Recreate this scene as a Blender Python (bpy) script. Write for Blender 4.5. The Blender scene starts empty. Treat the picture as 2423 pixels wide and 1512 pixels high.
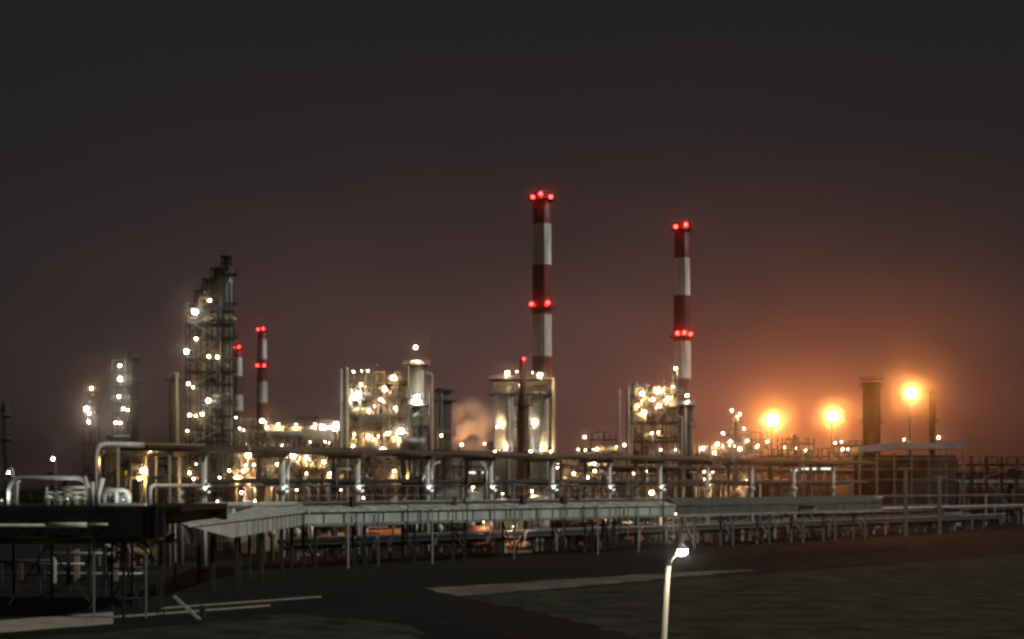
import bpy, math, random
from mathutils import Vector
from mathutils.geometry import tessellate_polygon

R = random.Random(7)
C = bpy.context.scene.collection
SC = bpy.context.scene

# ------------------------------------------------------------------ camera geometry
F = 3328.0            # focal length measured on a 2422 px wide print of the view
HZ = 1145.0           # horizon row on that print
EYE = 10.0
DX, DY = 0.6963, 0.7178        # direction in which the pipe rows recede


def at(px, py, Y):
    return Vector(((px - 1211) / F * Y, Y, EYE - (py - HZ) / F * Y))


def gx(px, Y):
    return (px - 1211) / F * Y


def gz(py, Y):
    return EYE - (py - HZ) / F * Y


def row(k, px):
    s = (px - 1211) / F
    t = k * (DY + DX * s) / (DX - DY * s)
    return Vector((-DY * k + DX * t, DX * k + DY * t, 0))


# ------------------------------------------------------------------ materials
def mat(name, col, rough=0.6, metal=0.0, var=0.35, scale=0.6, streak=True, dirt=None, bump=0.0):
    m = bpy.data.materials.new(name)
    m.use_nodes = True
    nt = m.node_tree
    b = nt.nodes['Principled BSDF']
    b.inputs['Roughness'].default_value = rough
    b.inputs['Metallic'].default_value = metal
    tc = nt.nodes.new('ShaderNodeTexCoord')
    mp = nt.nodes.new('ShaderNodeMapping')
    mp.inputs['Scale'].default_value = (1, 1, 0.18 if streak else 1)
    nt.links.new(tc.outputs['Object'], mp.inputs['Vector'])
    n = nt.nodes.new('ShaderNodeTexNoise')
    n.inputs['Scale'].default_value = scale
    n.inputs['Detail'].default_value = 6
    n.inputs['Roughness'].default_value = 0.65
    nt.links.new(mp.outputs['Vector'], n.inputs['Vector'])
    r = nt.nodes.new('ShaderNodeValToRGB')
    d = dirt if dirt else tuple(c * (1 - var) for c in col)
    r.color_ramp.elements[0].position = 0.35
    r.color_ramp.elements[0].color = (*d, 1)
    r.color_ramp.elements[1].position = 0.62
    r.color_ramp.elements[1].color = (*col, 1)
    nt.links.new(n.outputs['Fac'], r.inputs['Fac'])
    nt.links.new(r.outputs['Color'], b.inputs['Base Color'])
    if bump:
        bp = nt.nodes.new('ShaderNodeBump')
        bp.inputs['Strength'].default_value = bump
        nt.links.new(n.outputs['Fac'], bp.inputs['Height'])
        nt.links.new(bp.outputs['Normal'], b.inputs['Normal'])
    return m


def emit(name, col, strength):
    m = bpy.data.materials.new(name)
    m.use_nodes = True
    nt = m.node_tree
    nt.nodes.remove(nt.nodes['Principled BSDF'])
    e = nt.nodes.new('ShaderNodeEmission')
    e.inputs['Color'].default_value = (*col, 1)
    e.inputs['Strength'].default_value = strength
    nt.links.new(e.outputs[0], nt.nodes['Material Output'].inputs['Surface'])
    return m


WHITE = mat('white_paint', (.74, .74, .70), .5, dirt=(.36, .34, .30), scale=.5)
PALE = mat('pale_lagging', (.52, .53, .49), .45, dirt=(.30, .29, .26))
GALV = mat('galvanised_steel', (.33, .34, .33), .5, .2)
GREEN = mat('green_grey_paint', (.20, .25, .225), .5, dirt=(.11, .12, .11))
SAGE = mat('sage_sheet', (.74, .77, .67), .6, dirt=(.52, .55, .47), scale=.35)
DARK = mat('dark_steel', (.035, .036, .035), .7)
SOOT = mat('soot_black_steel', (.016, .016, .016), .8)
BROWN = mat('brown_primer', (.11, .065, .04), .7, dirt=(.05, .03, .02))
RUST = mat('rust_steel', (.19, .075, .035), .8, dirt=(.07, .03, .018))
RED = mat('red_band_paint', (.20, .030, .024), .55, dirt=(.075, .018, .014), scale=.45)
TAN = mat('tan_steel_paint', (.30, .255, .18), .6, dirt=(.15, .11, .07))
DIMGREEN = mat('dimmed_green_sheet', (.085, .105, .095), .7, dirt=(.04, .048, .044), scale=.8)  # the gallery's fading light put into a duller green sheet
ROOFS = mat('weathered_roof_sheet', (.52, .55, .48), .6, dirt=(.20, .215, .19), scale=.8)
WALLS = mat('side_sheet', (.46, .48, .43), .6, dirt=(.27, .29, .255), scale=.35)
CREAM = mat('cream_lagging', (.58, .52, .36), .5, dirt=(.33, .28, .18))
OCHRE = mat('ochre_lagging', (.33, .29, .14), .6, dirt=(.20, .17, .08))
BLUE = mat('pale_blue_sheet', (.40, .44, .50), .5, dirt=(.25, .27, .31))
ORANGE = mat('orange_paint', (.55, .16, .03), .5, dirt=(.28, .09, .03))
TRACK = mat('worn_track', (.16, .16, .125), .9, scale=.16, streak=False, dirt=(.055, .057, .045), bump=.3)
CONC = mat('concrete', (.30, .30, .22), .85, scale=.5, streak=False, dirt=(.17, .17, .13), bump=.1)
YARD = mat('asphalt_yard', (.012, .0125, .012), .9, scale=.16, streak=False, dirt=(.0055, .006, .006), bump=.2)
TURF = mat('rough_turf', (.044, .048, .033), .95, scale=.30, streak=False, dirt=(.008, .010, .007), bump=.7)
FOLI = mat('dark_foliage', (.04, .055, .03), .9, scale=.3, streak=False)

for m_ in (YARD, TURF, TRACK, SOOT):
    m_.node_tree.nodes['Principled BSDF'].inputs['Specular IOR Level'].default_value = .12
L_WARM = emit('warm_lamp_glass', (1, .68, .34), 80)
L_WHITE = emit('white_lamp_glass', (1, .86, .66), 80)
L_PINK = emit('pinkish_lamp_glass', (1, .60, .38), 40)
L_RED = emit('red_beacon_glass', (1, .026, .024), 22)
F_WARM = emit('warm_hidden_flood', (1, .66, .34), 1500)
F_WHITE = emit('white_hidden_flood', (1, .90, .74), 1500)
F_PINK = emit('pinkish_hidden_flood', (1, .62, .42), 1100)
F_RED = emit('red_hidden_flood', (1, .04, .02), 420)
F_MID = emit('mid_hidden_flood', (1, .70, .40), 700)
F_DIM = emit('dim_hidden_flood', (1, .80, .55), 130)
F_STEAM = emit('sodium_hidden_flood', (1, .48, .22), 9000)
L_AMBER = emit('amber_floodlight_glass', (1, .32, .07), 520)
L_FAINT = emit('faint_globe_glass', (.93, 1, .95), 1.2)
F_COLUMN = emit('column_hidden_flood', (.95, 1, .93), 620)
F_DECK = emit('deck_hidden_flood', (.95, 1, .93), 900)
L_TUBE = emit('tube_lamp_glass', (.95, 1, .93), 1.6)
LM = {'w': L_WARM, 'h': L_WHITE, 'p': L_PINK, 'r': L_RED, 'a': L_AMBER}
LF = {'w': F_WARM, 'h': F_WHITE, 'p': F_PINK, 'r': F_RED}
LS = {'s': 2.0, 'm': 3.1, 'l': 4.6, 'x': 6.2}


# ------------------------------------------------------------------ mesh builder
class MB:
    def __init__(self):
        self.v, self.f, self.m, self.s = [], [], [], []

    def add(self, vs, fs, m=0, s=False):
        b = len(self.v)
        self.v += [Vector(p) for p in vs]
        for f in fs:
            self.f.append([b + i for i in f])
            self.m.append(m)
            self.s.append(s)
        return self

    def box(self, c, size, rot=0.0, m=0):
        sx, sy, sz = (q / 2 for q in size)
        ca, sa = math.cos(rot), math.sin(rot)
        vs = []
        for z in (-sz, sz):
            for x, y in ((-sx, -sy), (sx, -sy), (sx, sy), (-sx, sy)):
                vs.append((c[0] + x * ca - y * sa, c[1] + x * sa + y * ca, c[2] + z))
        return self.add(vs, [(3, 2, 1, 0), (4, 5, 6, 7), (0, 1, 5, 4), (1, 2, 6, 5), (2, 3, 7, 6), (3, 0, 4, 7)], m)

    def bar(self, a, b, w, h=None, m=0):
        a, b = Vector(a), Vector(b)
        h = h or w
        d = (b - a)
        if d.length < 1e-5:
            return self
        d.normalize()
        up = Vector((0, 0, 1)) if abs(d.z) < .95 else Vector((0, 1, 0))
        sx = d.cross(up).normalized()
        sz = sx.cross(d).normalized()
        vs = []
        for p in (a, b):
            for i, j in ((-1, -1), (1, -1), (1, 1), (-1, 1)):
                vs.append(p + sx * i * w / 2 + sz * j * h / 2)
        return self.add(vs, [(3, 2, 1, 0), (4, 5, 6, 7), (0, 1, 5, 4), (1, 2, 6, 5), (2, 3, 7, 6), (3, 0, 4, 7)], m)

    def tube(self, pts, r, n=8, m=0, closed=False):
        pts = [Vector(p) for p in pts]
        k = len(pts)
        rr = r if isinstance(r, (list, tuple)) else [r] * k
        vs, fs = [], []
        prev = None
        for i, p in enumerate(pts):
            if closed:
                d = (pts[(i + 1) % k] - pts[i - 1])
            else:
                d = pts[min(i + 1, k - 1)] - pts[max(i - 1, 0)]
            d.normalize()
            if prev is None:
                up = Vector((0, 0, 1)) if abs(d.z) < .9 else Vector((0, 1, 0))
                sx = d.cross(up).normalized()
            else:
                sx = (prev - d * prev.dot(d)).normalized()
            prev = sx
            sy = d.cross(sx)
            for j in range(n):
                a = 2 * math.pi * j / n
                vs.append(p + (sx * math.cos(a) + sy * math.sin(a)) * rr[i])
        for i in range(k if closed else k - 1):
            i2 = (i + 1) % k
            for j in range(n):
                j2 = (j + 1) % n
                fs.append((i * n + j, i * n + j2, i2 * n + j2, i2 * n + j))
        self.add(vs, fs, m, True)
        if not closed:
            b = len(self.v) - k * n
            self.f.append([b + j for j in reversed(range(n))]); self.m.append(m); self.s.append(False)
            self.f.append([b + (k - 1) * n + j for j in range(n)]); self.m.append(m); self.s.append(False)
        return self

    def lathe(self, c, prof, n=20, mats=None, smooth=True):
        """profile of (radius, z) pairs, z absolute"""
        vs = []
        for r, z in prof:
            for j in range(n):
                a = 2 * math.pi * j / n
                vs.append((c[0] + r * math.cos(a), c[1] + r * math.sin(a), z))
        b = len(self.v)
        self.v += [Vector(p) for p in vs]
        for i in range(len(prof) - 1):
            for j in range(n):
                j2 = (j + 1) % n
                self.f.append([b + i * n + j, b + i * n + j2, b + (i + 1) * n + j2, b + (i + 1) * n + j])
                self.m.append(mats[i] if mats else 0)
                self.s.append(smooth)
        self.f.append([b + j for j in reversed(range(n))]); self.m.append(0); self.s.append(False)
        self.f.append([b + (len(prof) - 1) * n + j for j in range(n)]); self.m.append(mats[-1] if mats else 0); self.s.append(False)
        return self

    def ico(self, c, r, m=0, sq=1.0):
        t = (1 + 5 ** .5) / 2
        q = r / math.sqrt(1 + t * t)
        vs = [(-1, t, 0), (1, t, 0), (-1, -t, 0), (1, -t, 0), (0, -1, t), (0, 1, t), (0, -1, -t), (0, 1, -t), (t, 0, -1), (t, 0, 1), (-t, 0, -1), (-t, 0, 1)]
        fs = [(0, 11, 5), (0, 5, 1), (0, 1, 7), (0, 7, 10), (0, 10, 11), (1, 5, 9), (5, 11, 4), (11, 10, 2), (10, 7, 6), (7, 1, 8), (3, 9, 4), (3, 4, 2), (3, 2, 6), (3, 6, 8), (3, 8, 9), (4, 9, 5), (2, 4, 11), (6, 2, 10), (8, 6, 7), (9, 8, 1)]
        return self.add([(c[0] + x * q, c[1] + y * q, c[2] + z * q * sq) for x, y, z in vs], fs, m, True)

    def build(self, name, mats, parent=None):
        if not self.v:
            return None
        me = bpy.data.meshes.new(name)
        o = bpy.data.objects.new(name, me)
        C.objects.link(o)
        off = Vector((0, 0, 0))
        if parent is not None:
            o.parent = parent
            root = parent
            while root.parent:
                root = root.parent
            off = root.location
        else:
            z0 = min(p.z for p in self.v)
            off = Vector((sum(p.x for p in self.v) / len(self.v), sum(p.y for p in self.v) / len(self.v), z0))
            o.location = off
        me.from_pydata([p - off for p in self.v], [], self.f)
        for mm in (mats if isinstance(mats, (list, tuple)) else [mats]):
            me.materials.append(mm)
        me.polygons.foreach_set('material_index', self.m)
        me.polygons.foreach_set('use_smooth', self.s)
        me.update()
        return o


def tag(o, label=None, cat=None, group=None, kind=None):
    if label:
        o['label'] = label
    if cat:
        o['category'] = cat
    if group:
        o['group'] = group
    if kind:
        o['kind'] = kind
    return o


def thing(name, label, cat, loc, group=None):
    o = bpy.data.objects.new(name, None)
    o.empty_display_size = .5
    C.objects.link(o)
    o.location = loc
    return tag(o, label, cat, group)


def lamp(root, p, size, col='w', back=None, aim=(0, 1, -.3), mats=None):
    """a lit fitting: diffusing globe in front, unseen flood glass added behind to brighten the steelwork, cap and arm"""
    r = LS[size] / F * p.y if isinstance(size, str) else size
    b = MB()
    b.ico(p, r, 0)
    b.lathe((p.x, p.y), [(r * .25, p.z + r * 1.25), (r * .8, p.z + r * 1.02), (r * .8, p.z + r * 1.01)], 8, [1, 1])
    d = Vector(aim).normalized()
    u = d.orthogonal().normalized()
    w_ = d.cross(u)
    fr = min(r * .8, .26 if size in ('s', 'm') or not isinstance(size, str) else .40)
    def circ(o_, q):
        c_ = p + d * o_
        return [c_ + (u * math.cos(6.2832 * j / 8) + w_ * math.sin(6.2832 * j / 8)) * q for j in range(8)]
    b.add(circ(r * .85, fr * .6) + circ(r * 1.1, fr * 1.15) + circ(r * 1.1 + .12, fr * 1.2), [(j, (j + 1) % 8, 8 + (j + 1) % 8, 8 + j) for j in range(8)] + [(8 + j, 8 + (j + 1) % 8, 16 + (j + 1) % 8, 16 + j) for j in range(8)] + [tuple(range(8))], 1)
    b.add(circ(r * 1.1 + .04, fr), [tuple(range(8))], 2)  # flood glass turned away from view, added for brighter surroundings
    if back is not None:
        b.bar((p.x, p.y, p.z + r * 1.1), back, r * .3, r * .3, 1)
    return b.build('lamp', mats or [LM[col], DARK, LF[col]], root)


def ring(b, c, z, r, w=.08, n=20, m=0):
    b.tube([(c[0] + r * math.cos(2 * math.pi * j / n), c[1] + r * math.sin(2 * math.pi * j / n), z) for j in range(n)], w, 5, m, True)


def platform(root, c, z, r0, r1, m_floor=None, m_rail=None):
    b = MB()
    b.lathe(c, [(r0, z), (r1, z), (r1, z + .12), (r0, z + .12)], 20)
    pf = b.build('platform', m_floor or DARK, root)
    b = MB()
    for h in (.6, 1.1):
        ring(b, c, z + h, r1 - .06, .045)
    for j in range(12):
        a = 2 * math.pi * j / 12
        x, y = c[0] + (r1 - .06) * math.cos(a), c[1] + (r1 - .06) * math.sin(a)
        b.bar((x, y, z + .1), (x, y, z + 1.1), .06)
    b.build('railing', m_rail or GALV, pf)


def ladder(root, x, y, z0, z1, m=GALV, cage=True):
    b = MB()
    for s in (-.25, .25):
        b.bar((x + s, y, z0), (x + s, y, z1), .07)
    z = z0 + .4
    while z < z1:
        b.bar((x - .25, y, z), (x + .25, y, z), .04)
        z += .45
    if cage:
        z = z0 + 2.5
        while z < z1:
            b.tube([(x + .42 * math.cos(a), y - .1 - .42 * math.sin(a), z) for a in (0, .8, 1.57, 2.35, 3.14)], .03, 4)
            z += 1.4
    b.build('ladder', m, root)


# ------------------------------------------------------------------ ground
def sheet(name, pts, z, m, kind='structure'):
    b = MB()
    vs = [(p[0], p[1], z) for p in pts]
    tris = tessellate_polygon([[Vector(p) for p in vs]])
    fs = []
    for t in tris:
        p, q, r = (Vector(vs[i]) for i in t)
        n_ = (q - p).cross(r - p).z
        if abs(n_) > 1e-6:
            fs.append(tuple(t) if n_ > 0 else tuple(reversed(t)))
    b.add(vs, fs)
    o = b.build(name, m)
    return tag(o, kind=kind)


def ragged(pts, amp, seed):
    rnd = random.Random(seed)
    out_ = []
    for i, p in enumerate(pts):
        q = pts[(i + 1) % len(pts)]
        L = math.hypot(q[0] - p[0], q[1] - p[1])
        n = max(1, min(60, int(L / 1.6)))
        for j in range(n):
            t = j / n
            out_.append((p[0] + (q[0] - p[0]) * t + rnd.gauss(0, amp), p[1] + (q[1] - p[1]) * t + rnd.gauss(0, amp)))
    return out_


def gnd(px, py):
    Y = EYE * F / (py - HZ)
    return (gx(px, Y), Y)


sheet('ground', [(-2200, -60), (2200, -60), (2200, 3200), (-2200, 3200)], 0, YARD)
# the pale service road: bright slab, then only its two edge strips, then slab again
def roadpt(k, px):
    p = row(k, px)
    return (p.x, p.y)
kA, kB = 90.5, 98.8
def strip(name, k0, k1, p0, p1, z, m, taper=None):
    n = 8
    a = [roadpt(k0, p0 + (p1 - p0) * i / n) for i in range(n + 1)]
    c = [roadpt(k1 if not taper else k1 + (taper - k1) * i / n, p0 + (p1 - p0) * i / n) for i in range(n + 1)]
    return sheet(name, a + c[::-1], z, m)
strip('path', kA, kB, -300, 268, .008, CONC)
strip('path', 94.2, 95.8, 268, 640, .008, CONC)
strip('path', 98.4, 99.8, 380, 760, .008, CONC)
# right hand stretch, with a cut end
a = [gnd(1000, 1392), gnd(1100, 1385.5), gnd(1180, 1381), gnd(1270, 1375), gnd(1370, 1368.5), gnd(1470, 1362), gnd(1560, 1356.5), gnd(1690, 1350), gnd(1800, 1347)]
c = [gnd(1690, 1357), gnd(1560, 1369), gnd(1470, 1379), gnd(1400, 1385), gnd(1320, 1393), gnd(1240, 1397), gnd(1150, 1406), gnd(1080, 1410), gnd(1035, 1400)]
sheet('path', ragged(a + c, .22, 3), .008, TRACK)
# turf field to the right of the dark yard
sheet('lawn', ragged([gnd(1020, 1404), gnd(1080, 1413), gnd(1240, 1401.5), gnd(1400, 1390), gnd(1560, 1375), gnd(1800, 1358), gnd(2050, 1339), gnd(2300, 1321), gnd(2600, 1300), gnd(4200, 1320), gnd(4600, 2200), gnd(3200, 3000), gnd(2250, 1800), gnd(1530, 1512), gnd(1230, 1436)], .35, 1), .004, TURF)
sheet('lawn', ragged([gnd(-200, 1532), gnd(480, 1476), gnd(700, 1452), gnd(1000, 1480), gnd(1000, 1700), gnd(-400, 1900)], .35, 2), .004, TURF)

# ------------------------------------------------------------------ chimneys
def chimney(label, px, pyt, pyb_w, w_t, w_b, Y, bands, collars, spare=None, group='striped chimneys', seed=0):
    """bands: rows where colour changes, starting red at the top"""
    x = gx(px, Y)
    root = thing('chimney', label, 'chimney', (x, Y, 0), group)
    zt = gz(pyt, Y)
    rt, rb = w_t / F * Y / 2, w_b / F * Y / 2
    zs = [0] + [gz(p, Y) for p in reversed(bands)] + [zt]
    zb = gz(pyb_w, Y)
    def rad(z):
        return rt + (rb - rt) * (zt - z) / (zt - zb) if z > zb else rb + (rb - rt) * .6 * (zb - z) / (zt - zb)
    prof = [(rad(z), z) for z in zs]
    nb = len(bands)
    mats = [(nb - i) % 2 for i in range(nb + 1)]
    prof += [(rt * .82, zt), (rt * .8, zt - 2)]
    mats += [0, 2]
    b = MB()
    b.lathe((x, Y), prof, 28, mats)
    b.build('shaft', [RED, WHITE, SOOT], root)
    ladder(root, x - rb * .3, Y - rb - .2, 0, zt, DARK, False)
    b = MB()
    b.bar((x + rb * .15, Y - rb - .1, 0), (x + rt * .15, Y - rt - .1, zt), .25, .2)
    b.build('cable_tray', DARK, root)
    for pc, lamps in collars:
        z = gz(pc, Y)
        platform(root, (x, Y), z - .8, rad(z), rad(z) + 1.0, RED, RED)
        for dpx, dpy in lamps:
            lx = gx(px + dpx, Y)
            dxx = lx - x
            rr = rad(z) + 1.0
            ly = Y - math.sqrt(max(.04, rr * rr - dxx * dxx)) if abs(dxx) < rr else Y - .2
            p = Vector((lx, ly - .2, gz(pc + dpy, Y) ))
            lamp(root, p, 4.8 / F * Y if w_t > 30 else 3.0 / F * Y, 'r', (lx * .6 + x * .4, ly * .6 + Y * .4, p.z))
    return root

chimney('tallest red and white striped chimney, three red beacons at its rim', 1282, 456, 870, 43, 46, 350,
        [531, 628, 745, 844], [(467, [(-4, -2), (-22, 4), (20, 4)]), (722, [(-25, 0), (13, -2)])])
chimney('tall red and white striped chimney beside the brightly lit right hand unit', 1613, 526, 900, 34, 44, 390,
        [612, 700, 808, 896, 985], [(538, [(-17, 2), (6, -2)]), (791, [(-14, 0), (2, -1), (17, 2)])])
chimney('short striped chimney with beacons at its rim and waist, taller of the left pair', 620, 773, 990, 20, 27, 560,
        [803, 850, 903, 953], [(779, [(-7, 2), (5, 0)]), (866, [(-9, 0), (8, 0)])])
chimney('shortest striped chimney, close beside the tall dark tower', 562, 815, 960, 20, 26, 600,
        [846, 890, 935, 972], [(822, [(-7, 2), (6, 0)])])

# rust coloured stack before the twin vessels
Y = 262
x = gx(1237, Y)
rs = thing('vent_stack', 'rust brown vent stack with one red beacon between the two pale vessels', 'stack', (x, Y, 0))
b = MB(); b.lathe((x, Y), [(1.15, 0), (1.1, gz(955, Y)), (.62, gz(935, Y)), (.6, gz(846, Y))], 16); b.build('shaft', RUST, rs)
for py in (960, 1010, 1090):
    platform(rs, (x, Y), gz(py, Y), 1.0, 1.8, RUST, BROWN)
ladder(rs, x - .4, Y - 1.35, 0, gz(950, Y), BROWN)
lamp(rs, at(1239, 849, Y - .7), 'm', 'r', (x, Y, gz(851, Y)))


# ------------------------------------------------------------------ vertical vessels and columns
def column(name, label, cat, px0, px1, pyt, Y, m, plats=(), lamps=(), pipes=(), head='dome', zb=0, pm=GALV, group=None, rail=GALV, deck=DARK, bandm=None):
    x, r = gx((px0 + px1) / 2, Y), (px1 - px0) / 2 / F * Y
    zt = gz(pyt, Y)
    root = thing(name, label, cat, (x, Y, zb), group)
    b = MB()
    prof = [(r, zb), (r, zt - r * .5)]
    if head == 'dome':
        prof += [(r * .92, zt - r * .3), (r * .7, zt - r * .1), (r * .25, zt)]
    elif head == 'cone':
        prof += [(r * .3, zt + r * .2), (r * .28, zt + r * .8)]
    else:
        prof += [(r, zt), (r * .85, zt), (r * .84, zt - .3)]
    b.lathe((x, Y), prof, 22)
    # seams
    nsm = max(2, int((zt - zb) / 4))
    for i in range(1, nsm):
        ring(b, (x, Y), zb + (zt - zb) * i / nsm, r + .02, .06, 22)
    b.build('shell', m, root)
    for py in plats:
        platform(root, (x, Y), gz(py, Y), r * .98, r + 1.1, deck, rail)
    if plats:
        ladder(root, x - r * .35, Y - r - .35, max(zb, .2), gz(min(plats), Y) + 1, rail)
    for ppx, p0, p1, pr, pmx in pipes:
        xx = gx(ppx, Y)
        b = MB()
        yy = Y - r - pr - .3
        z0, z1 = gz(p1, Y), gz(p0, Y)
        b.tube([(xx, yy, max(z0, .1)), (xx, yy, z1 - 1.0), (xx, yy + .2, z1 - .3), (xx, yy + .8, z1), (x * .5 + xx * .5, Y - r * .6, z1)], pr, 8)
        b.build('pipe', pmx, root)
    for lx, ly, s, c, *am in lamps:
        p = at(lx, ly, Y - r - 1.2)
        lamp(root, p, s, c, (x + (p.x - x) * .3, Y - r * .7, p.z + .1), am[0] if am else (0, 1, -.3))
    return root


# far left
column('distillation_column', 'dark slim column at the far left edge, dimly seen', 'column', 3, 24, 952, 620, DARK, plats=(985, 1040))
column('distillation_column', 'dark unlit column right of the upright string of lamps', 'column', 303, 329, 832, 425, DARK, plats=(850, 905, 960), pipes=((300, 850, 1060, .3, GREEN),), head='flat')
column('distillation_column', 'yellow lagged column with flat top left of the tallest dark tower', 'column', 400, 424, 882, 330, OCHRE, head='flat', pipes=((421, 890, 1080, .35, CREAM),), plats=(900,))
column('distillation_column', 'tallest dark green column with pale riser pipes beside the lattice tower', 'column', 518, 551, 628, 305, GREEN, plats=(650, 720, 800, 880, 960),
       pipes=((524, 640, 1085, .34, GALV), (546, 660, 1085, .22, GALV), (512, 700, 1085, .30, PALE)), deck=SOOT, rail=DARK)
column('distillation_column', 'grey green column standing inside the lamp lit lattice tower', 'column', 486, 514, 662, 309, DARK, plats=(690, 760, 850),
       pipes=((500, 700, 1085, .28, GALV),), deck=SOOT, rail=DARK)
# centre
column('process_vessel', 'pale green vessel raised on a dark skirt under a red topped lamp', 'vessel', 966, 1003, 852, 268, SAGE, zb=gz(962, 268), plats=(866, 945), lamps=((983, 822, 'l', 'p'),),
       pipes=((972, 868, 960, .22, GREEN), (994, 860, 960, .22, WHITE)))
column('vessel_skirt', 'dark plated skirt column carrying the pale green vessel', 'column', 973, 1000, 964, 268, DARK, head='flat', pipes=((988, 975, 1180, .28, PALE),))
column('distillation_column', 'dark stubby column with crown platform beside the steam', 'column', 1031, 1068, 915, 330, DARK, plats=(925, 950, 1030), pipes=((1046, 930, 1080, .3, GREEN), (1036, 930, 1080, .2, GALV)), lamps=((1044, 1030, 's', 'w'),))
column('process_vessel', 'left of the two big pale lagged vessels, cream lit at its flank', 'vessel', 1167, 1222, 926, 287, PALE, plats=(900, 935, 1062), lamps=((1200, 883, 'l', 'w', (0, .45, -1)), (1184, 1000, 's', 'w', (0, 1, .1)), (1196, 1063, 'm', 'w', (.1, .5, 1)), (1170, 1068, 's', 'w', (.45, .5, 1)), (1176, 1010, 's', 'w', (.6, .6, .5))),
       pipes=((1200, 930, 1180, .32, GREEN), (1212, 940, 1180, .3, GALV)), group='twin pale vessels')
column('process_vessel', 'right of the two big pale lagged vessels, under the tallest chimney', 'vessel', 1247, 1298, 926, 287, PALE, plats=(900, 935, 1062), lamps=((1277, 887, 'l', 'w', (0, .45, -1)), (1262, 1000, 's', 'h', (0, 1, .1)), (1282, 1064, 'm', 'w', (-.1, .5, 1)), (1255, 1068, 's', 'h', (.2, .5, 1)), (1303, 1068, 's', 'w', (-.3, .5, 1))),
       pipes=((1278, 930, 1180, .28, GREEN), (1290, 945, 1180, .25, GALV), (1309, 900, 1180, .32, CREAM)), group='twin pale vessels')
# right unit
column('process_vessel', 'short cream vessel at the top right of the lit unit by the second chimney', 'vessel', 1576, 1604, 918, 345, CREAM, zb=gz(985, 345), plats=(930,), pipes=((1600, 925, 985, .2, PALE),))
column('distillation_column', 'dark column hard against the second chimney', 'column', 1606, 1640, 950, 350, DARK, plats=(960, 1010), pipes=((1619, 965, 1085, .3, WHITE), (1632, 1000, 1085, .2, GALV)), lamps=((1625, 936, 'm', 'h'), (1628, 950, 's', 'p')), deck=BROWN)
# far right silhouettes
column('distillation_column', 'broad dark column silhouetted against the orange glow', 'column', 2041, 2082, 905, 500, SOOT, head='flat', plats=(898, 915, 1000), pipes=((2062, 910, 1040, .35, SOOT), (2037, 915, 1085, .3, SOOT)), rail=SOOT, deck=SOOT)
column('flue_stack', 'thin dark stack with a wider cap right of the amber floodlights', 'stack', 2198, 2212, 925, 520, SOOT, plats=(926, 1000), head='flat', rail=SOOT, deck=BROWN)
column('flue_stack', 'stubby brown stack below the left amber floodlight', 'stack', 1872, 1886, 1028, 470, BROWN, head='flat', pipes=((1868, 1030, 1085, .4, CREAM),))
column('flue_stack', 'thin grey stack with a red beacon on the right low plant', 'stack', 1737, 1747, 985, 430, GALV, head='flat', lamps=((1731, 971, 'm', 'p'), (1750, 980, 's', 'w')), plats=(1000, 1040), pipes=((1733, 1000, 1080, .2, PALE),))

# tall thin pipes that stand alone
def riser(label, px, pyt, Y, r, m, group=None, hook=0):
    x = gx(px, Y)
    root = thing('vent_pipe', label, 'pipe', (x, Y, 0), group)
    zt = gz(pyt, Y)
    b = MB()
    pts = [(x, Y, 0), (x, Y, zt - .6)]
    if hook:
        pts += [(x, Y, zt - .6 * 0 - .3), (x + hook * .25, Y, zt - .1), (x + hook * .6, Y, zt), (x + hook, Y, zt)]
    else:
        pts += [(x, Y, zt)]
    b.tube(pts, r, 10)
    b.build('pipe_shaft', m, root)
    z = 3
    while z < zt - 1:
        b = MB(); b.lathe((x, Y), [(r + .1, z), (r + .1, z + .15)], 10); b.build('flange', GALV, root)
        z += 5.5
    return root
riser('pale slender vent pipe, outer of two left of the central unit', 806, 874, 266, .24, PALE, 'slender vent pipes left of the central unit')
riser('thicker pale vent pipe against the left side of the central unit', 819, 870, 264, .42, CREAM, 'slender vent pipes left of the central unit')
riser('tall pale pipe with bent top right of the green vessel', 1020, 884, 262, .36, CREAM, None, -1.2)
riser('pale slender vent pipe, outer of two left of the right hand unit', 1464, 920, 335, .30, PALE, 'slender vent pipes left of the right hand unit')
riser('thicker pale vent pipe nearer the right hand unit', 1485, 918, 332, .42, PALE, 'slender vent pipes left of the right hand unit')
riser('pale pipe with hooked top before the dark column by the second chimney', 1612, 985, 325, .30, PALE, None, -1.6)


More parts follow.
